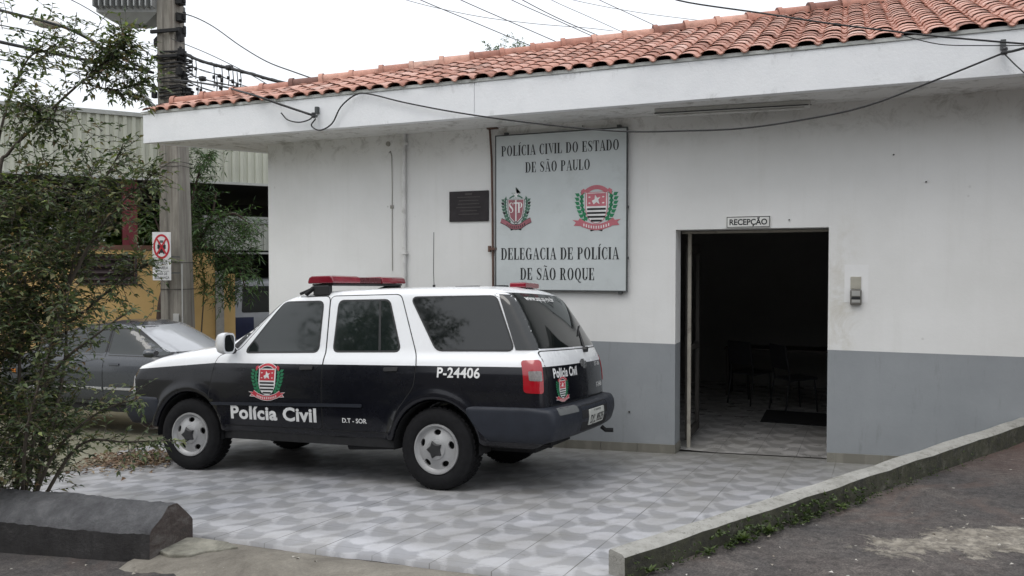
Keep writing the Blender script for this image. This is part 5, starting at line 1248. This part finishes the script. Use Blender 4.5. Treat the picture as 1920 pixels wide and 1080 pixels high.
T += [([(-.10, .03), (-.075, .015), (.10, .31), (.075, .325)], 1, 3), ([(.10, .03), (.075, .015), (-.10, .31), (-.075, .325)], 1, 3)]
for tx, y, wd, h_ in (("NA FAIXA", -.145, .20, .050), ("AMARELA", -.225, .21, .050), ("AREA DE", -.325, .18, .042), ("SEGURANÇA", -.392, .25, .042)): T.append((shift(sans(tx, wd, h_, .012), -wd / 2, y), 0, 1))
T.append((R(-.12, -.262, .12, -.256), 0, 1))
art("sign_print", T, [M_ink, pm("sign_red", (.48, .02, .035), .45), M_wht], sm, ns)
m = MB(); m.box(-.16, .30, .008, .020, -.02, .0); m.box(-.16, .30, .008, .020, -.30, -.28); m.build("strap", M_dk, ns)
# transformer with cooling fins
tr = empty("transformer", "grey finned transformer hanging at the top of the utility pole", "transformer", mat=yawm((-11.86, 2.25, 6.50), math.radians(22.57)))
M_tr = pm("galvanised_grey", (.33, .34, .335), .5, .15, 4, metal=.2)
m = MB(); m.box(-.52, .56, -.22, .3, -.05, 1.2); m.add([(-.52, -.22, -.05), (.56, -.22, -.05), (.56, .3, -.05), (-.52, .3, -.05), (-.2, -.1, -.22), (.3, -.1, -.22), (.3, .2, -.22), (-.2, .2, -.22)], [(0, 1, 5, 4), (1, 2, 6, 5), (2, 3, 7, 6), (3, 0, 4, 7), (7, 6, 5, 4)]); m.build("tank", M_tr, tr)
m = MB()
for i in range(11): x = -.50 + i * .102; m.box(x, x + .022, -.40, -.221, .0, 1.18)
m.build("cooling_fins", M_tr, tr, bevel=.004)
m = MB(); m.box(.562, .95, -.04, .04, .02, .10); m.box(.562, .95, -.04, .04, .55, .62); m.build("hanger", M_dk, tr)
# street lamp
sl_ = empty("street_lamp", "oval street lamp head on a bent arm reaching left from the utility pole", "street lamp", (-11.35, 2.25, 4.79))
m = MB(); m.tube([Vector(p) - sl_.location for p in catmull([(-11.30, 2.30, 4.70), (-11.68, 2.03, 5.24), (-12.05, 1.77, 5.76), (-12.30, 1.60, 6.00), (-12.60, 1.40, 6.13)], 4)], .035, 8); m.build("arm", M_tr, sl_, smooth=True)
m = MB(); hd2 = Vector((-.83, -.55, .08)).normalized(); sd2 = hd2.cross(Vector((0, 0, 1))).normalized(); c0 = Vector((-12.58, 1.42, 6.13)) - sl_.location; vs = []; n0 = 12
for t, r in ((0, .05), (.06, .10), (.2, .15), (.35, .14), (.44, .08), (.46, .02)):
    for i in range(n0): a = 2 * math.pi * i / n0; vs.append(c0 + hd2 * t + sd2 * (r * math.cos(a)) + Vector((0, 0, r * .55 * math.sin(a))))
m.add(vs, [(r * n0 + i, r * n0 + (i + 1) % n0, (r + 1) * n0 + (i + 1) % n0, (r + 1) * n0 + i) for r in range(5) for i in range(n0)]); m.build("lamp_head", pm("lamp_beige", (.42, .38, .32), .5), sl_, smooth=True)
# cables, each a thing of its own
M_cab = pm("black_cable", (.018, .018, .019), .6); M_cab2 = pm("grey_wire", (.10, .10, .105), .6)
for lab, pts, r, grp in CABLES:
    c = catmull(pts, 5); m = MB(); m.tube(c, r, 6)
    if "bundled" in lab:
        c2 = [p + Vector((0, 0, .02 * math.sin(i * 1.3))) for i, p in enumerate(c)]; m.tube(c2, r * .6, 5)
        for k in (6, 12, 15, 18):
            p = c[k]; w_ = rnd.uniform(.02, .045); m.box(p.x - w_, p.x + w_, p.y - w_, p.y + w_, p.z - .03, p.z + w_)
            for q in range(2):
                dx = rnd.uniform(-.12, .12); L_ = rnd.uniform(.25, .5); m.tube([p + Vector((dx, 0, 0)), p + Vector((dx + .02, 0, -L_ * .5)), p + Vector((dx, 0, -L_))], .008, 4)
                m.box(p.x + dx - .015, p.x + dx + .015, p.y - .02, p.y + .02, p.z - L_ * .6, p.z - L_ * .45)
    o = m.build("cable", M_cab2 if grp else M_cab, smooth=True); tag(o, lab, "cable", grp)
# open market hall across the street
HA = math.radians(52.5); hm = yawm((-12.1, 4.02, 0), HA)
hall = empty("market_hall", "open hall with pale corrugated canopy and dark red columns across the street", "building", mat=hm)
def corr_mat(name, c1, c2):
    return pm(name, c1, .55, .08, 1.2, dark=c2, dthr=(.6, .85), dscale=.8)
M_corr = corr_mat("pale_corrugated_sheet", (.50, .51, .43), (.40, .40, .34)); M_corr2 = corr_mat("grey_corrugated_sheet", (.40, .41, .37), (.30, .30, .27))
def corrugated(m, x0, x1, y, z0, z1, pitch=.155, dep=.035):
    vs = []; fs = []; x = x0; i = 0
    while x < x1:
        for u, d in ((0, 0), (.42, 0), (.52, dep), (.90, dep)): vs += [(x + u * pitch, y - d, z0), (x + u * pitch, y - d, z1)]
        x += pitch
    for i in range(len(vs) // 2 - 1): fs.append((2 * i, 2 * i + 2, 2 * i + 3, 2 * i + 1))
    m.add(vs, fs)
m = MB(); corrugated(m, -9, 7, 0, 3.69, 4.86); m.build("canopy", M_corr, hall)
m = MB(); m.box(-9.05, 7.05, -.06, .12, 4.861, 4.94); m.box(-9.0, 7.0, -.045, .03, 3.64, 3.689); m.build("gutter", pm("gutter_grey", (.40, .41, .39), .5), hall)
m = MB(); m.box(-9, 7, .05, 7.2, 3.75, 3.85); m.box(-9, 7, 7.0, 7.2, 3.30, 3.749); m.box(-9, 7, .05, 7.2, 4.7, 4.8); m.build("ceiling", pm("dark_ceiling", (.03, .03, .03), .9), hall)
M_redc = pm("dark_red_column_paint", (.16, .02, .03), .6, .2, 5)
for x in (-1.22, -5.2, 4.6):
    m = MB(); m.box(x - .13, x + .13, .06, .30, -.4, 3.70); m.build("column", M_redc, hall)
m = MB(); m.box(-9, 7, 6.9, 7.1, -.4, 1.6); m.build("rear_wall", pm("dark_rear_wall", (.06, .055, .045), .9), hall)
# ochre boundary wall
yw = empty("boundary_wall", "ochre yellow boundary wall with a dark louvred opening and a concrete gate post", "wall", mat=hm)
M_yel = pm("ochre_paint", (.60, .40, .165), .8, .10, 1.2, .15, 30, dark=(.42, .28, .13), dthr=(.55, .8))
m = MB(); m.box(-9, -2.09, -.25, -.05, -.5, 2.27); m.box(-2.09, -1.18, -.25, -.05, -.5, 1.64); m.box(-2.09, -1.18, -.25, -.05, 2.19, 2.27); m.box(-1.18, .29, -.25, -.05, -.5, 2.27 if False else 2.26); m.box(.455, .68, -.25, -.05, -.5, 1.80); m.build("wall", M_yel, yw)
m = MB(); m.box(-9, .28, -.27, -.03, 2.271, 2.36); m.build("coping", pm("red_brown_coping", (.14, .065, .045), .8), yw)
m = MB(); m.box(-2.09, -1.18, -.10, -.06, 1.64, 2.19)
for i in range(4): z = 1.70 + i * .125; m.add([(-2.07, -.20, z), (-1.20, -.20, z), (-1.20, -.11, z + .09), (-2.07, -.11, z + .09)], [(0, 1, 2, 3)])
m.box(-2.13, -2.09, -.27, -.04, 1.60, 2.20); m.box(-1.18, -1.13, -.27, -.04, 1.60, 2.20); m.box(-2.09, -1.18, -.27, -.252, 1.60, 1.64); m.build("louvre", pm("dark_maroon_louvre", (.045, .03, .032), .6), yw)
m = MB(); m.box(-.02, .24, -.04, -.02, 1.62, 2.24); m.build("dark_panel", M_und, yw)
m = MB(); m.box(.30, .45, -.32, -.02, -.5, 1.86); m.build("gate_post", pm("grey_post_concrete", (.34, .33, .31), .85, .2, 6), yw)
# lower lean-to awning over the gateway and what stands below it
la = empty("gateway_awning", "small grey corrugated awning over the dark gateway left of the white wall", "awning", mat=hm)
m = MB(); corrugated(m, .2, 5.0, .55, 2.30, 2.88, .13, .03); m.build("sheet", M_corr2, la)
m = MB(); m.box(.2, 5.0, .48, .60, 2.881, 3.02); m.box(.2, 5.0, .50, .56, 2.22, 2.26); m.box(.2, 5.0, .61, 5.0, 2.86, 2.90); m.build("gutter", pm("awning_gutter", (.36, .37, .36), .5), la)
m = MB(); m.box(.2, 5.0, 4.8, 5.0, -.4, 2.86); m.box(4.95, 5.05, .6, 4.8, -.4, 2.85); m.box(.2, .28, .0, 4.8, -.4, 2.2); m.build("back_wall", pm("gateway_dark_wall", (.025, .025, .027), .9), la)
vn = empty("parked_van", "grey van with blue door panel half hidden in the dark gateway", "van", mat=yawm((-12.1, 4.02, -.4), HA) @ Matrix.Translation((2.75, 1.6, 0)))
half = [(.7, .3), (.86, .36), (.9, .7), (.9, 1.2), (.86, 1.35), (.78, 2.0), (.7, 2.3)]
V, Q = car_shell([(-2.2, .35), (-2.25, .7), (-2.2, 1.5), (-2.05, 2.05), (-1.8, 2.1), (1.2, 2.1), (1.5, 2.02), (1.9, 1.35), (2.3, 1.1), (2.35, .6), (2.3, .35)], half + [(-y, z) for y, z in half[::-1]], -2.26, 2.36, [(-1.35, .33), (1.4, .33)], .38, .9, crown=.05, h=.045, flare=False, xm=0)
mesh_obj("body", V, Q, [pm("van_grey_paint", (.30, .31, .33), .35, .1, 3, coat=.4)], vn); pj3 = Proj(V, Q)
panel("window", rounded([(-1.75, 1.35), (-1.70, 1.92), (-.95, 1.92), (-.95, 1.35)], .05), pj3.side(-1, .006), .005, M_glass, vn, .1)
panel("window", rounded([(-.85, 1.35), (-.85, 1.92), (.1, 1.92), (.1, 1.35)], .05), pj3.side(-1, .006), .005, M_glass, vn, .1)
panel("blue_panel", [(-2.05, .45), (-2.05, 1.25), (-1.50, 1.25), (-1.50, .45)], pj3.side(-1, .006), .005, pm("deep_blue_paint", (.010, .015, .055), .4), vn, .1)
for wx in (-1.35, 1.4): wheel(vn, wx, -.88, .33, .33, .2, -1, .2, False)

# ------------------------------------------------------------------ foliage
def leaves_mesh(name, items, mat, parent=None):
    """items: (pos, dir, normal-ish up, length, width, shade) -> folded leaves in one mesh"""
    vs = []; fs = []; sh = []
    for p, d, u, l, wd, s in items:
        sd = d.cross(u)
        if sd.length < 1e-4: sd = d.orthogonal()
        sd.normalize(); up = sd.cross(d).normalized(); o0 = len(vs); k = .25 * wd
        vs += [p, p + d * l * .38 + sd * wd * .5 + up * k, p + d * l - up * l * .12, p + d * l * .38 - sd * wd * .5 + up * k, p + d * l * .5]
        fs += [(o0, o0 + 1, o0 + 4), (o0 + 1, o0 + 2, o0 + 4), (o0, o0 + 4, o0 + 3), (o0 + 4, o0 + 2, o0 + 3)]; sh += [s] * 4
    me = bpy.data.meshes.new(name); me.from_pydata([tuple(v) for v in vs], [], fs); me.materials.append(mat)
    a = me.attributes.new("shade", 'FLOAT', 'FACE'); a.data.foreach_set("value", sh)
    o = bpy.data.objects.new(name, me); COL.objects.link(o)
    if parent: o.parent = parent
    return o
def rv(): 
    while True:
        v = Vector((rnd.uniform(-1, 1), rnd.uniform(-1, 1), rnd.uniform(-1, 1)))
        if .05 < v.length < 1: return v.normalized()
def twig(items, bmb, p, d, L_, n, ll, lw, br=.003, droop=.25, shf=None):
    pts = [p]; q = p.copy(); dd = d.normalized()
    for i in range(n):
        dd = (dd + rv() * .22 + Vector((0, 0, -droop * .22))).normalized(); q = q + dd * (L_ / n); pts.append(q.copy())
        s = (1 if i % 2 else -1)
        sdv = dd.cross(Vector((0, 0, 1))); sdv = sdv.normalized() if sdv.length > .01 else rv()
        ld = (dd * .55 + sdv * s * .9 + rv() * .45 + Vector((0, 0, -.15))).normalized()
        items.append((q, ld, (Vector((0, 0, 1)) + rv() * .7).normalized(), ll * rnd.uniform(.5, 1.35), lw * rnd.uniform(.6, 1.25), shf()))
    items.append((q, dd, (Vector((0, 0, 1)) + rv() * .5).normalized(), ll, lw, shf()))
    bmb.tube([pts[0], pts[len(pts) // 2], pts[-1]], [br, br * .8, br * .5], 3, caps=False)
# shrub in the left foreground
SB = Vector((-5.34, -4.66, .10))
def SP(px, py, dep=0): return SB + RT * ((px - 30) / 268) + Vector((0, 0, (930 - py) / 268 + .08)) + FW * dep
stems = [[(30, 930, 0), (62, 700, .05), (105, 500, .1), (165, 340, .05), (225, 240, .0)], [(40, 930, 0), (110, 800, -.1), (195, 725, -.15), (275, 695, -.2)],
         [(20, 930, 0), (15, 600, .1), (5, 400, .15), (50, 250, .2)], [(50, 930, 0), (125, 800, .1), (210, 795, .15), (285, 795, .2)],
         [(-60, 620, .1), (-20, 290, .1), (0, 240, .1), (60, 190, .05), (112, 150, 0), (155, 112, 0), (192, 86, 0), (215, 62, 0), (240, 40, 0)],
         [(55, 720, 0), (140, 630, -.2), (215, 575, -.25), (268, 540, -.3)], [(105, 500, .1), (175, 400, .0), (235, 335, -.05), (300, 285, -.1)],
         [(15, 600, .1), (95, 560, .25), (175, 490, .3), (235, 450, .3)], [(-50, 560, .2), (-60, 250, .3), (0, 60, .3), (70, 25, .3)],
         [(20, 930, 0), (-40, 700, -.2), (-90, 450, -.2), (-60, 250, -.1)], [(35, 930, .05), (70, 650, .3), (60, 430, .4), (120, 250, .4)],
         [(30, 930, 0), (90, 760, -.3), (130, 640, -.35), (165, 520, -.3)], [(10, 930, 0), (30, 760, .3), (-10, 560, .45), (30, 380, .5)], [(112, 150, 0), (85, 180, .05), (40, 150, .1)], [(155, 112, 0), (200, 120, .1), (260, 105, .1)]]
shrub = empty("shrub", "tall loose dark green shrub behind the concrete block at the left edge", "shrub", SB)
items = []; bm_ = MB(); shf = lambda: min(1, max(0, rnd.gauss(.38, .20) + (.45 if rnd.random() < .06 else 0)))
PTS = []; LL, LW = .054, .024
for si, st in enumerate(stems):
    c = catmull([SP(*q) for q in st], 8); r0 = .014 if si not in (13, 14) else .007
    rs = [lerp(r0, .003, i / (len(c) - 1)) for i in range(len(c))]; bm_.tube(c, rs, 6)
    for i, p in enumerate(c):
        t = i / len(c)
        if t > .25: PTS.append((p, (c[min(i + 1, len(c) - 1)] - c[max(i - 1, 0)]).normalized(), t, si))
for p, d, t, si in PTS:
    thin = si in (1, 3, 5)
    for k in range(3 if thin else 5):
        if si == 4 and t < .62 and rnd.random() < .8: continue
        if thin and rnd.random() < .35: continue
        dr = (d * .7 + rv() * .9 + Vector((0, 0, .1))).normalized(); L_ = rnd.uniform(.10, .26) * (.6 if thin else 1)
        twig(items, bm_, p, dr, L_, rnd.randint(4, 8), LL, LW, shf=shf)
# denser body of the shrub: twigs through its volume, with open gaps
n_ = 0
XR = [(270, 185), (330, 200), (400, 205), (440, 195), (490, 120), (560, 110), (610, 80), (690, 90), (760, 125), (830, 165), (900, 70)]
while n_ < 2000:
    px, py = rnd.uniform(-110, 220), 275 + 610 * rnd.random() ** .8
    edge = float(np.interp(py, [a for a, b in XR], [b for a, b in XR])) - 28
    if px > edge or (py > 820 and rnd.random() < .35) or (py < 340 and rnd.random() < .45): continue
    if noise.noise((px * .014, py * .014, 3)) < -.14 + (.20 if px > edge - 60 else 0): continue
    p = SP(px, py, rnd.uniform(-.35, .55)); d = (RT * rnd.uniform(-.6, .6) + Vector((0, 0, rnd.uniform(-.1, .9))) + FW * rnd.uniform(-.6, .6)).normalized()
    twig(items, bm_, p, d, rnd.uniform(.12, .28), rnd.randint(5, 10), LL, LW, shf=shf); n_ += 1
for (cx, cy, rx_, ry_, cnt) in ((215, 75, 62, 40, 30), (60, 12, 70, 24, 18), (150, 20, 50, 26, 10), (235, 30, 30, 36, 9), (20, 60, 20, 40, 5), (60, 165, 45, 45, 14), (110, 200, 60, 55, 22), (190, 225, 45, 40, 16), (280, 290, 22, 22, 7), (255, 545, 18, 10, 4), (215, 690, 35, 18, 6), (255, 790, 36, 10, 5)):
    for k in range(cnt):
        a, r = rnd.uniform(0, 6.28), math.sqrt(rnd.random()); p = SP(cx + rx_ * r * math.cos(a), cy + ry_ * r * math.sin(a), rnd.uniform(-.2, .2)); twig(items, bm_, p, rv(), rnd.uniform(.10, .2), rnd.randint(4, 7), LL * .9, LW * .9, shf=shf)
M_leaf = leaf_mat("shrub_leaf", [(.020, .032, .018), (.050, .074, .034), (.092, .125, .054), (.15, .165, .075), (.16, .095, .058), (.27, .31, .12)], .45)
M_bark = pm("shrub_bark", (.085, .070, .055), .85, .3, 20)
lo = leaves_mesh("foliage", items, M_leaf, shrub); lo.location = -SB
bo = bm_.build("branches", M_bark, shrub, smooth=True, fix=False); bo.location = -SB
# tree with narrow leaves beside the pole
ST = Vector((-11.86, 2.85, -.35))
tree = empty("street_tree", "slender tree with narrow leaves and a dark leaning trunk behind the utility pole", "tree", ST)
bm_ = MB(); items = []; shf2 = lambda: min(1, max(0, rnd.gauss(.5, .22)))
def TPt(px, py, dep=0): return Vector((-11.86, 2.85, 0)) + RT * ((px - 298) / 100) + Vector((0, 0, 1.95 + (500 - py) / 100)) + FW * dep
stt = [[(300, 740, 0), (296, 600, 0), (308, 530, .05), (345, 470, .1), (385, 420, .1), (400, 360, .1)], [(308, 530, .05), (300, 460, .1), (280, 400, .1)], [(345, 470, .1), (352, 380, .15), (365, 320, .2), (385, 285, .2)], [(345, 470, .1), (400, 470, 0), (445, 500, -.1), (460, 540, -.1)], [(385, 420, .1), (430, 400, .1), (465, 420, 0)]]
for i_, st in enumerate(stt):
    c = catmull([TPt(*q) for q in st], 6); bm_.tube(c, [lerp(.10 if i_ == 0 else .035, .012, k / (len(c) - 1)) for k in range(len(c))], 7)
for (cx, cy, rx_, ry_, cnt) in ((420, 450, 52, 55, 170), (375, 420, 45, 50, 110), (440, 510, 38, 42, 90), (415, 545, 20, 25, 30), (368, 320, 30, 38, 60), (390, 295, 22, 16, 22), (275, 415, 26, 36, 26), (350, 500, 30, 40, 60), (455, 430, 22, 30, 30)):
    for k in range(cnt):
        a, r = rnd.uniform(0, 6.28), math.sqrt(rnd.random()); p = TPt(cx + rx_ * r * math.cos(a), cy + ry_ * r * math.sin(a), rnd.uniform(-.35, .4))
        twig(items, bm_, p, (rv() + Vector((0, 0, .5))).normalized(), rnd.uniform(.2, .42), rnd.randint(6, 9), .15, .026, .004, .6, shf2)
M_leaf2 = leaf_mat("narrow_leaf", [(.018, .035, .018), (.042, .080, .030), (.075, .135, .045), (.13, .20, .075)], .45)
lo = leaves_mesh("crown", items, M_leaf2, tree); lo.location = -ST
bo = bm_.build("trunk", pm("dark_trunk_bark", (.055, .035, .028), .9, .3, 10, .5, 20), tree, smooth=True, fix=False); bo.location = -ST
# small plant against the ochre wall
B0 = Vector((-11.52, 3.50, -.35)); pl_ = empty("wall_plant", "thin plant with a tuft of narrow leaves before the ochre wall", "plant", B0); bm_ = MB(); items = []
bm_.tube([B0, B0 + Vector((.0, .0, 1.0)), B0 + Vector((.08, .02, 2.0))], [.018, .014, .010], 6)
for k in range(40):
    p = B0 + Vector((.08, .02, 1.95 + rnd.uniform(-.25, .08))); d = (rv() + Vector((0, 0, .4))).normalized(); items.append((p, d, Vector((0, 0, 1)), rnd.uniform(.18, .32), .03, rnd.uniform(.5, 1)))
lo = leaves_mesh("leaf_tuft", items, leaf_mat("yellow_green_leaf", [(.03, .04, .015), (.10, .10, .03), (.18, .16, .05)]), pl_); lo.location = -B0
bo = bm_.build("stem", M_bark, pl_, fix=False); bo.location = -B0
# hedge seen through the hall, and the tree top that shows above the roof
items = []
for k in range(27000):
    x = rnd.uniform(-24, 9); z = rnd.uniform(.3, 4.3 + .3 * math.sin(x * 2)); y = 8.2 + rnd.uniform(0, 1.0)
    items.append((hm @ Vector((x, y, z)), rv(), rv(), rnd.uniform(.34, .5), .24, min(1, max(0, rnd.gauss(.55 + .3 * noise.noise((x, z * 1.4, 0)), .18)))))
lo = leaves_mesh("hedge", items, leaf_mat("bright_hedge_leaf", [(.02, .04, .012), (.06, .11, .025), (.13, .20, .05), (.20, .27, .09)])); tag(lo, "bright green leafy hedge seen through the open hall", "hedge", kind="stuff")
B0 = Vector((-9.9, 15.8, -.4)); tt = empty("garden_tree", "dark tree whose top just shows above the red roof ridge", "tree", B0); bm_ = MB(); items = []
bm_.tube([B0, B0 + Vector((.1, 0, 4)), B0 + Vector((0, .1, 8.4))], [.16, .11, .04], 8)
for k in range(420):
    a = rnd.uniform(0, 6.28); r = math.sqrt(rnd.random()); h_ = rnd.uniform(-1, 1); p = B0 + Vector((1.3 * r * math.cos(a) * math.sqrt(1 - h_ * h_ * .8), 1.3 * r * math.sin(a), 8.15 + 1.25 * h_))
    twig(items, bm_, p, (rv() + Vector((0, 0, .6))).normalized(), .35, 6, .13, .05, .005, .2, shf2)
lo = leaves_mesh("crown", items, M_leaf2, tt); lo.location = -B0
bo = bm_.build("trunk", M_bark, tt, smooth=True, fix=False); bo.location = -B0

# ================================================================== FOREGROUND BITS
def block_mat():
    m, n, b = new_mat("stained_shaded_block"); p = geo_pos(n); g = node(n, "ShaderNodeNewGeometry"); sep = node(n, "ShaderNodeSeparateXYZ"); n.links.new(g.outputs["True Normal"], sep.inputs[0])
    c = ramp(n, noise_tex(n, p, 6, 10, .78, .3), [(.3, (.065, .065, .07)), (.5, (.12, .12, .125)), (.7, (.20, .20, .205))])
    fr = ramp(n, mathn(n, 'MULTIPLY', sep.outputs[2], 1.0), [(.02, 1.0), (.30, 0.0)])  # upright faces darker: dirt plus shade painted into the colour
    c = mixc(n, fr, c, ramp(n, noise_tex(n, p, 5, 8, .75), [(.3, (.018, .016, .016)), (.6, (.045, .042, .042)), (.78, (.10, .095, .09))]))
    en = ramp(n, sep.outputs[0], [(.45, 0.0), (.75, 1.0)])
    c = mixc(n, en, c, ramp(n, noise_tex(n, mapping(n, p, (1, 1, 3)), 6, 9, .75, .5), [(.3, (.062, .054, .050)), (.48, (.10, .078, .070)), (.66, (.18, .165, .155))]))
    n.links.new(c, b.inputs["Base Color"]); b.inputs["Roughness"].default_value = .9; bump(n, b, mathn(n, 'ADD', noise_tex(n, p, 32, 10, .8), noise_tex(n, p, 9, 6, .7)), 1.0, .03); return m
secp = [(0, -.10), (0, .315), (.02, .345), (.10, .395), (.19, .445), (.225, .455), (.26, .440), (.33, .375), (.385, .315), (.395, .29), (.395, -.10)]
b0, b1 = Vector((-3.885, -4.90)), Vector((-7.6, -5.28)); bd = (b1 - b0).normalized(); bn = Vector((bd.y, -bd.x)) ; bn = bn if bn.y > 0 else -bn
m = MB(); N = 190; L_ = (b1 - b0).length
for i in range(N + 1):
    t = i / N; s = L_ * t
    for k, (d, z) in enumerate(secp):
        w_ = .012 * noise.noise((s * 3, k * 1.7, 0)) + .007 * noise.noise((s * 11, k * 2.3, 4)) + .004 * noise.noise((s * 31, k * 3.3, 8)) - (.014 * max(0, noise.noise((s * 6, k * 2.9, 2)) - .15) if k in (1, 2, 5) else 0); tp = 1 if i else .97
        q = b0 + bd * (s + (.02 * noise.noise((k * 3.1, 9, 0)) + (.012 if z > .42 else 0) if i == 0 else 0)) + bn * (d + w_); m.v.append((q.x, q.y, z - .045 * t * 1.4 + (w_ if z > 0 else 0)))
K = len(secp)
for i in range(N):
    for k in range(K): m.f.append((i * K + k, i * K + (k + 1) % K, (i + 1) * K + (k + 1) % K, (i + 1) * K + k)); m.mi.append(0)
cen = len(m.v); q = b0 + bn * .2 + Vector((.006, 0)); m.v.append((q.x, q.y, .2))
for k in range(K): m.f.append((k, cen, (k + 1) % K)); m.mi.append(0)
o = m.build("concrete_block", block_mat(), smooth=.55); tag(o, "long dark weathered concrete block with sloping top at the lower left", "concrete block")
# dry leaves along the edge of the pad
def scatter(name, n, fpos, l0, l1, wd, mat, label, cat):
    it = []
    for i in range(n):
        p = fpos(); a = rnd.uniform(0, 6.28); d = Vector((math.cos(a), math.sin(a), rnd.uniform(-.1, .25))).normalized(); it.append((p, d, (Vector((0, 0, 1)) + rv() * .5).normalized(), rnd.uniform(l0, l1), wd * rnd.uniform(.7, 1.3), rnd.random()))
    o = leaves_mesh(name, it, mat); tag(o, label, cat, kind="stuff"); return o
def lf_pos():
    while True:
        x, y = rnd.gauss(-6.85, .38), rnd.gauss(-2.35, .30)
        if abs(x + 6.85 + (y + 2.35) * .6) < .55 and y < -1.7: return Vector((x, y, P_(x, y) + .006 + rnd.uniform(0, .03)))
M_dry = leaf_mat("dry_leaf", [(.06, .035, .022), (.13, .075, .045), (.20, .14, .09), (.30, .25, .18)], .8, .1)
scatter("leaf_litter", 900, lf_pos, .04, .09, .032, M_dry, "patch of dry brown leaves on the paving by the front wheel", "leaves")
def cr_pos():
    x = rnd.uniform(-4.3, 2.2); y = rnd.uniform(-5.4, -2.6)
    side = (x - KA.x) * kn.x + (y - KA.y) * kn.y
    if side < .03 and y > -4.6: return cr_pos()
    return Vector((x, y, A_(x, y) + .020))
scatter("grit", 170, cr_pos, .012, .032, .02, leaf_mat("pale_grit", [(.20, .17, .14), (.32, .30, .26), (.5, .48, .44)], .9, 0), "scattered pale bits and dry crumbs on the asphalt", "debris")
# weeds and moss at the foot of the kerb
items = []
for k in range(520):
    t = min(1.1, abs(rnd.gauss(.30, .24))); p = KA + (KB - KA) * t + kn * rnd.uniform(.015, .10); z = A_(p.x, p.y) + .015; base = Vector((p.x, p.y, z + (rnd.uniform(0, .10) if rnd.random() < .5 else 0)))
    sz_ = rnd.uniform(.5, 1.0) * (1.3 if .12 < t < .45 else .7)
    for q in range(rnd.randint(3, 7)):
        d = (Vector((rnd.uniform(-1, 1), rnd.uniform(-1, 1), rnd.uniform(.1, 1.1))) + Vector((kn.x, kn.y, 0)) * .5).normalized(); items.append((base, d, (Vector((0, 0, 1)) + rv() * .6).normalized(), .030 * sz_ * rnd.uniform(.5, 1.2), .013 * sz_, min(1, max(0, rnd.gauss(.5, .25)))))
for (t, n, s) in ((.19, 22, 1.5), (.24, 18, 1.2), (.03, 14, 1.0), (.40, 12, .9), (.13, 10, .9)):
    p = KA + (KB - KA) * t + kn * .06; b_ = Vector((p.x, p.y, A_(p.x, p.y) + .015))
    for q in range(n): d = (Vector((rnd.uniform(-1, 1), rnd.uniform(-1, 1), rnd.uniform(.15, 1.0)))).normalized(); items.append((b_, d, Vector((0, 0, 1)), .058 * s * rnd.uniform(.6, 1.2), .024 * s, rnd.uniform(.6, 1)))
lo = leaves_mesh("weeds", items, leaf_mat("weed_leaf", [(.018, .026, .012), (.035, .052, .020), (.062, .092, .030), (.12, .16, .055)])); tag(lo, "small green weeds and moss growing along the foot of the ramp kerb", "weeds", kind="stuff")

# ================================================================== ACROSS THE YARD BEHIND THE CAMERA (mirrored in the car windows, shades the wall)
M_leaf3 = leaf_mat("yard_tree_leaf", [(.010, .018, .008), (.022, .040, .014), (.045, .07, .025)], .5)
for (x, y, h_, rr, lab) in ((-4.5, -17.5, 8.0, 3.6, "broad dark tree standing across the yard facing the police building, left one"), (3.2, -16.5, 7.0, 3.2, "broad dark tree standing across the yard facing the police building, middle one"), (-13.5, -15.0, 8.5, 3.8, "broad dark tree standing by the street across the yard"), (10.5, -14, 8.0, 3.6, "broad dark tree at the top of the ramp across the yard")):
    B0 = Vector((x, y, A_(x, y) - .1)); t = empty("yard_tree", lab, "tree", B0, "trees across the yard"); bm_ = MB(); items = []
    bm_.tube([B0, B0 + Vector((.1, .1, h_ * .35)), B0 + Vector((-.1, .2, h_ * .7))], [.24, .18, .08], 8)
    for k in range(6): a = k * 1.05 + x; bm_.tube([B0 + Vector((.1, .1, h_ * .33)), B0 + Vector((rr * .4 * math.cos(a), rr * .4 * math.sin(a), h_ * .55)), B0 + Vector((rr * .75 * math.cos(a), rr * .75 * math.sin(a), h_ * .72))], [.09, .06, .02], 6)
    cl = [(rr * .62 * math.sqrt(rnd.random()) * math.cos(a_), rr * .62 * math.sin(a_) * math.sqrt(rnd.random()), h_ * rnd.uniform(.45, .95), rr * rnd.uniform(.28, .5)) for a_ in [rnd.uniform(0, 6.28) for _ in range(20)]]
    for k in range(4200):
        c = rnd.choice(cl); v = rv() * (c[3] * rnd.random() ** .4); items.append((B0 + Vector((c[0], c[1], c[2])) + v, rv(), rv(), rnd.uniform(.2, .34), .13, rnd.random()))
    lo = leaves_mesh("crown", items, M_leaf3, t); lo.location = -B0
    bo = bm_.build("trunk", M_bark, t, smooth=True, fix=False); bo.location = -B0
yb = empty("yard_building", "long plain two storey house across the yard behind the trees", "building", (0, -25, 0)); m = MB(); m.box(-26, 24, -3, 0, -.5, 6.5); m.build("wall", pm("dull_beige_render", (.26, .24, .20), .85, .15, 2), yb)
m = MB(); m.box(-26.5, 24.5, -3.5, .6, 6.503, 6.75); m.build("roof", pm("dull_brown_roof", (.12, .07, .05), .85), yb)
for k in range(9):
    m = MB(); x = -22 + k * 5; m.box(x, x + 1.6, .003, .05, 1.2, 2.5); m.build("window", M_glass, yb)
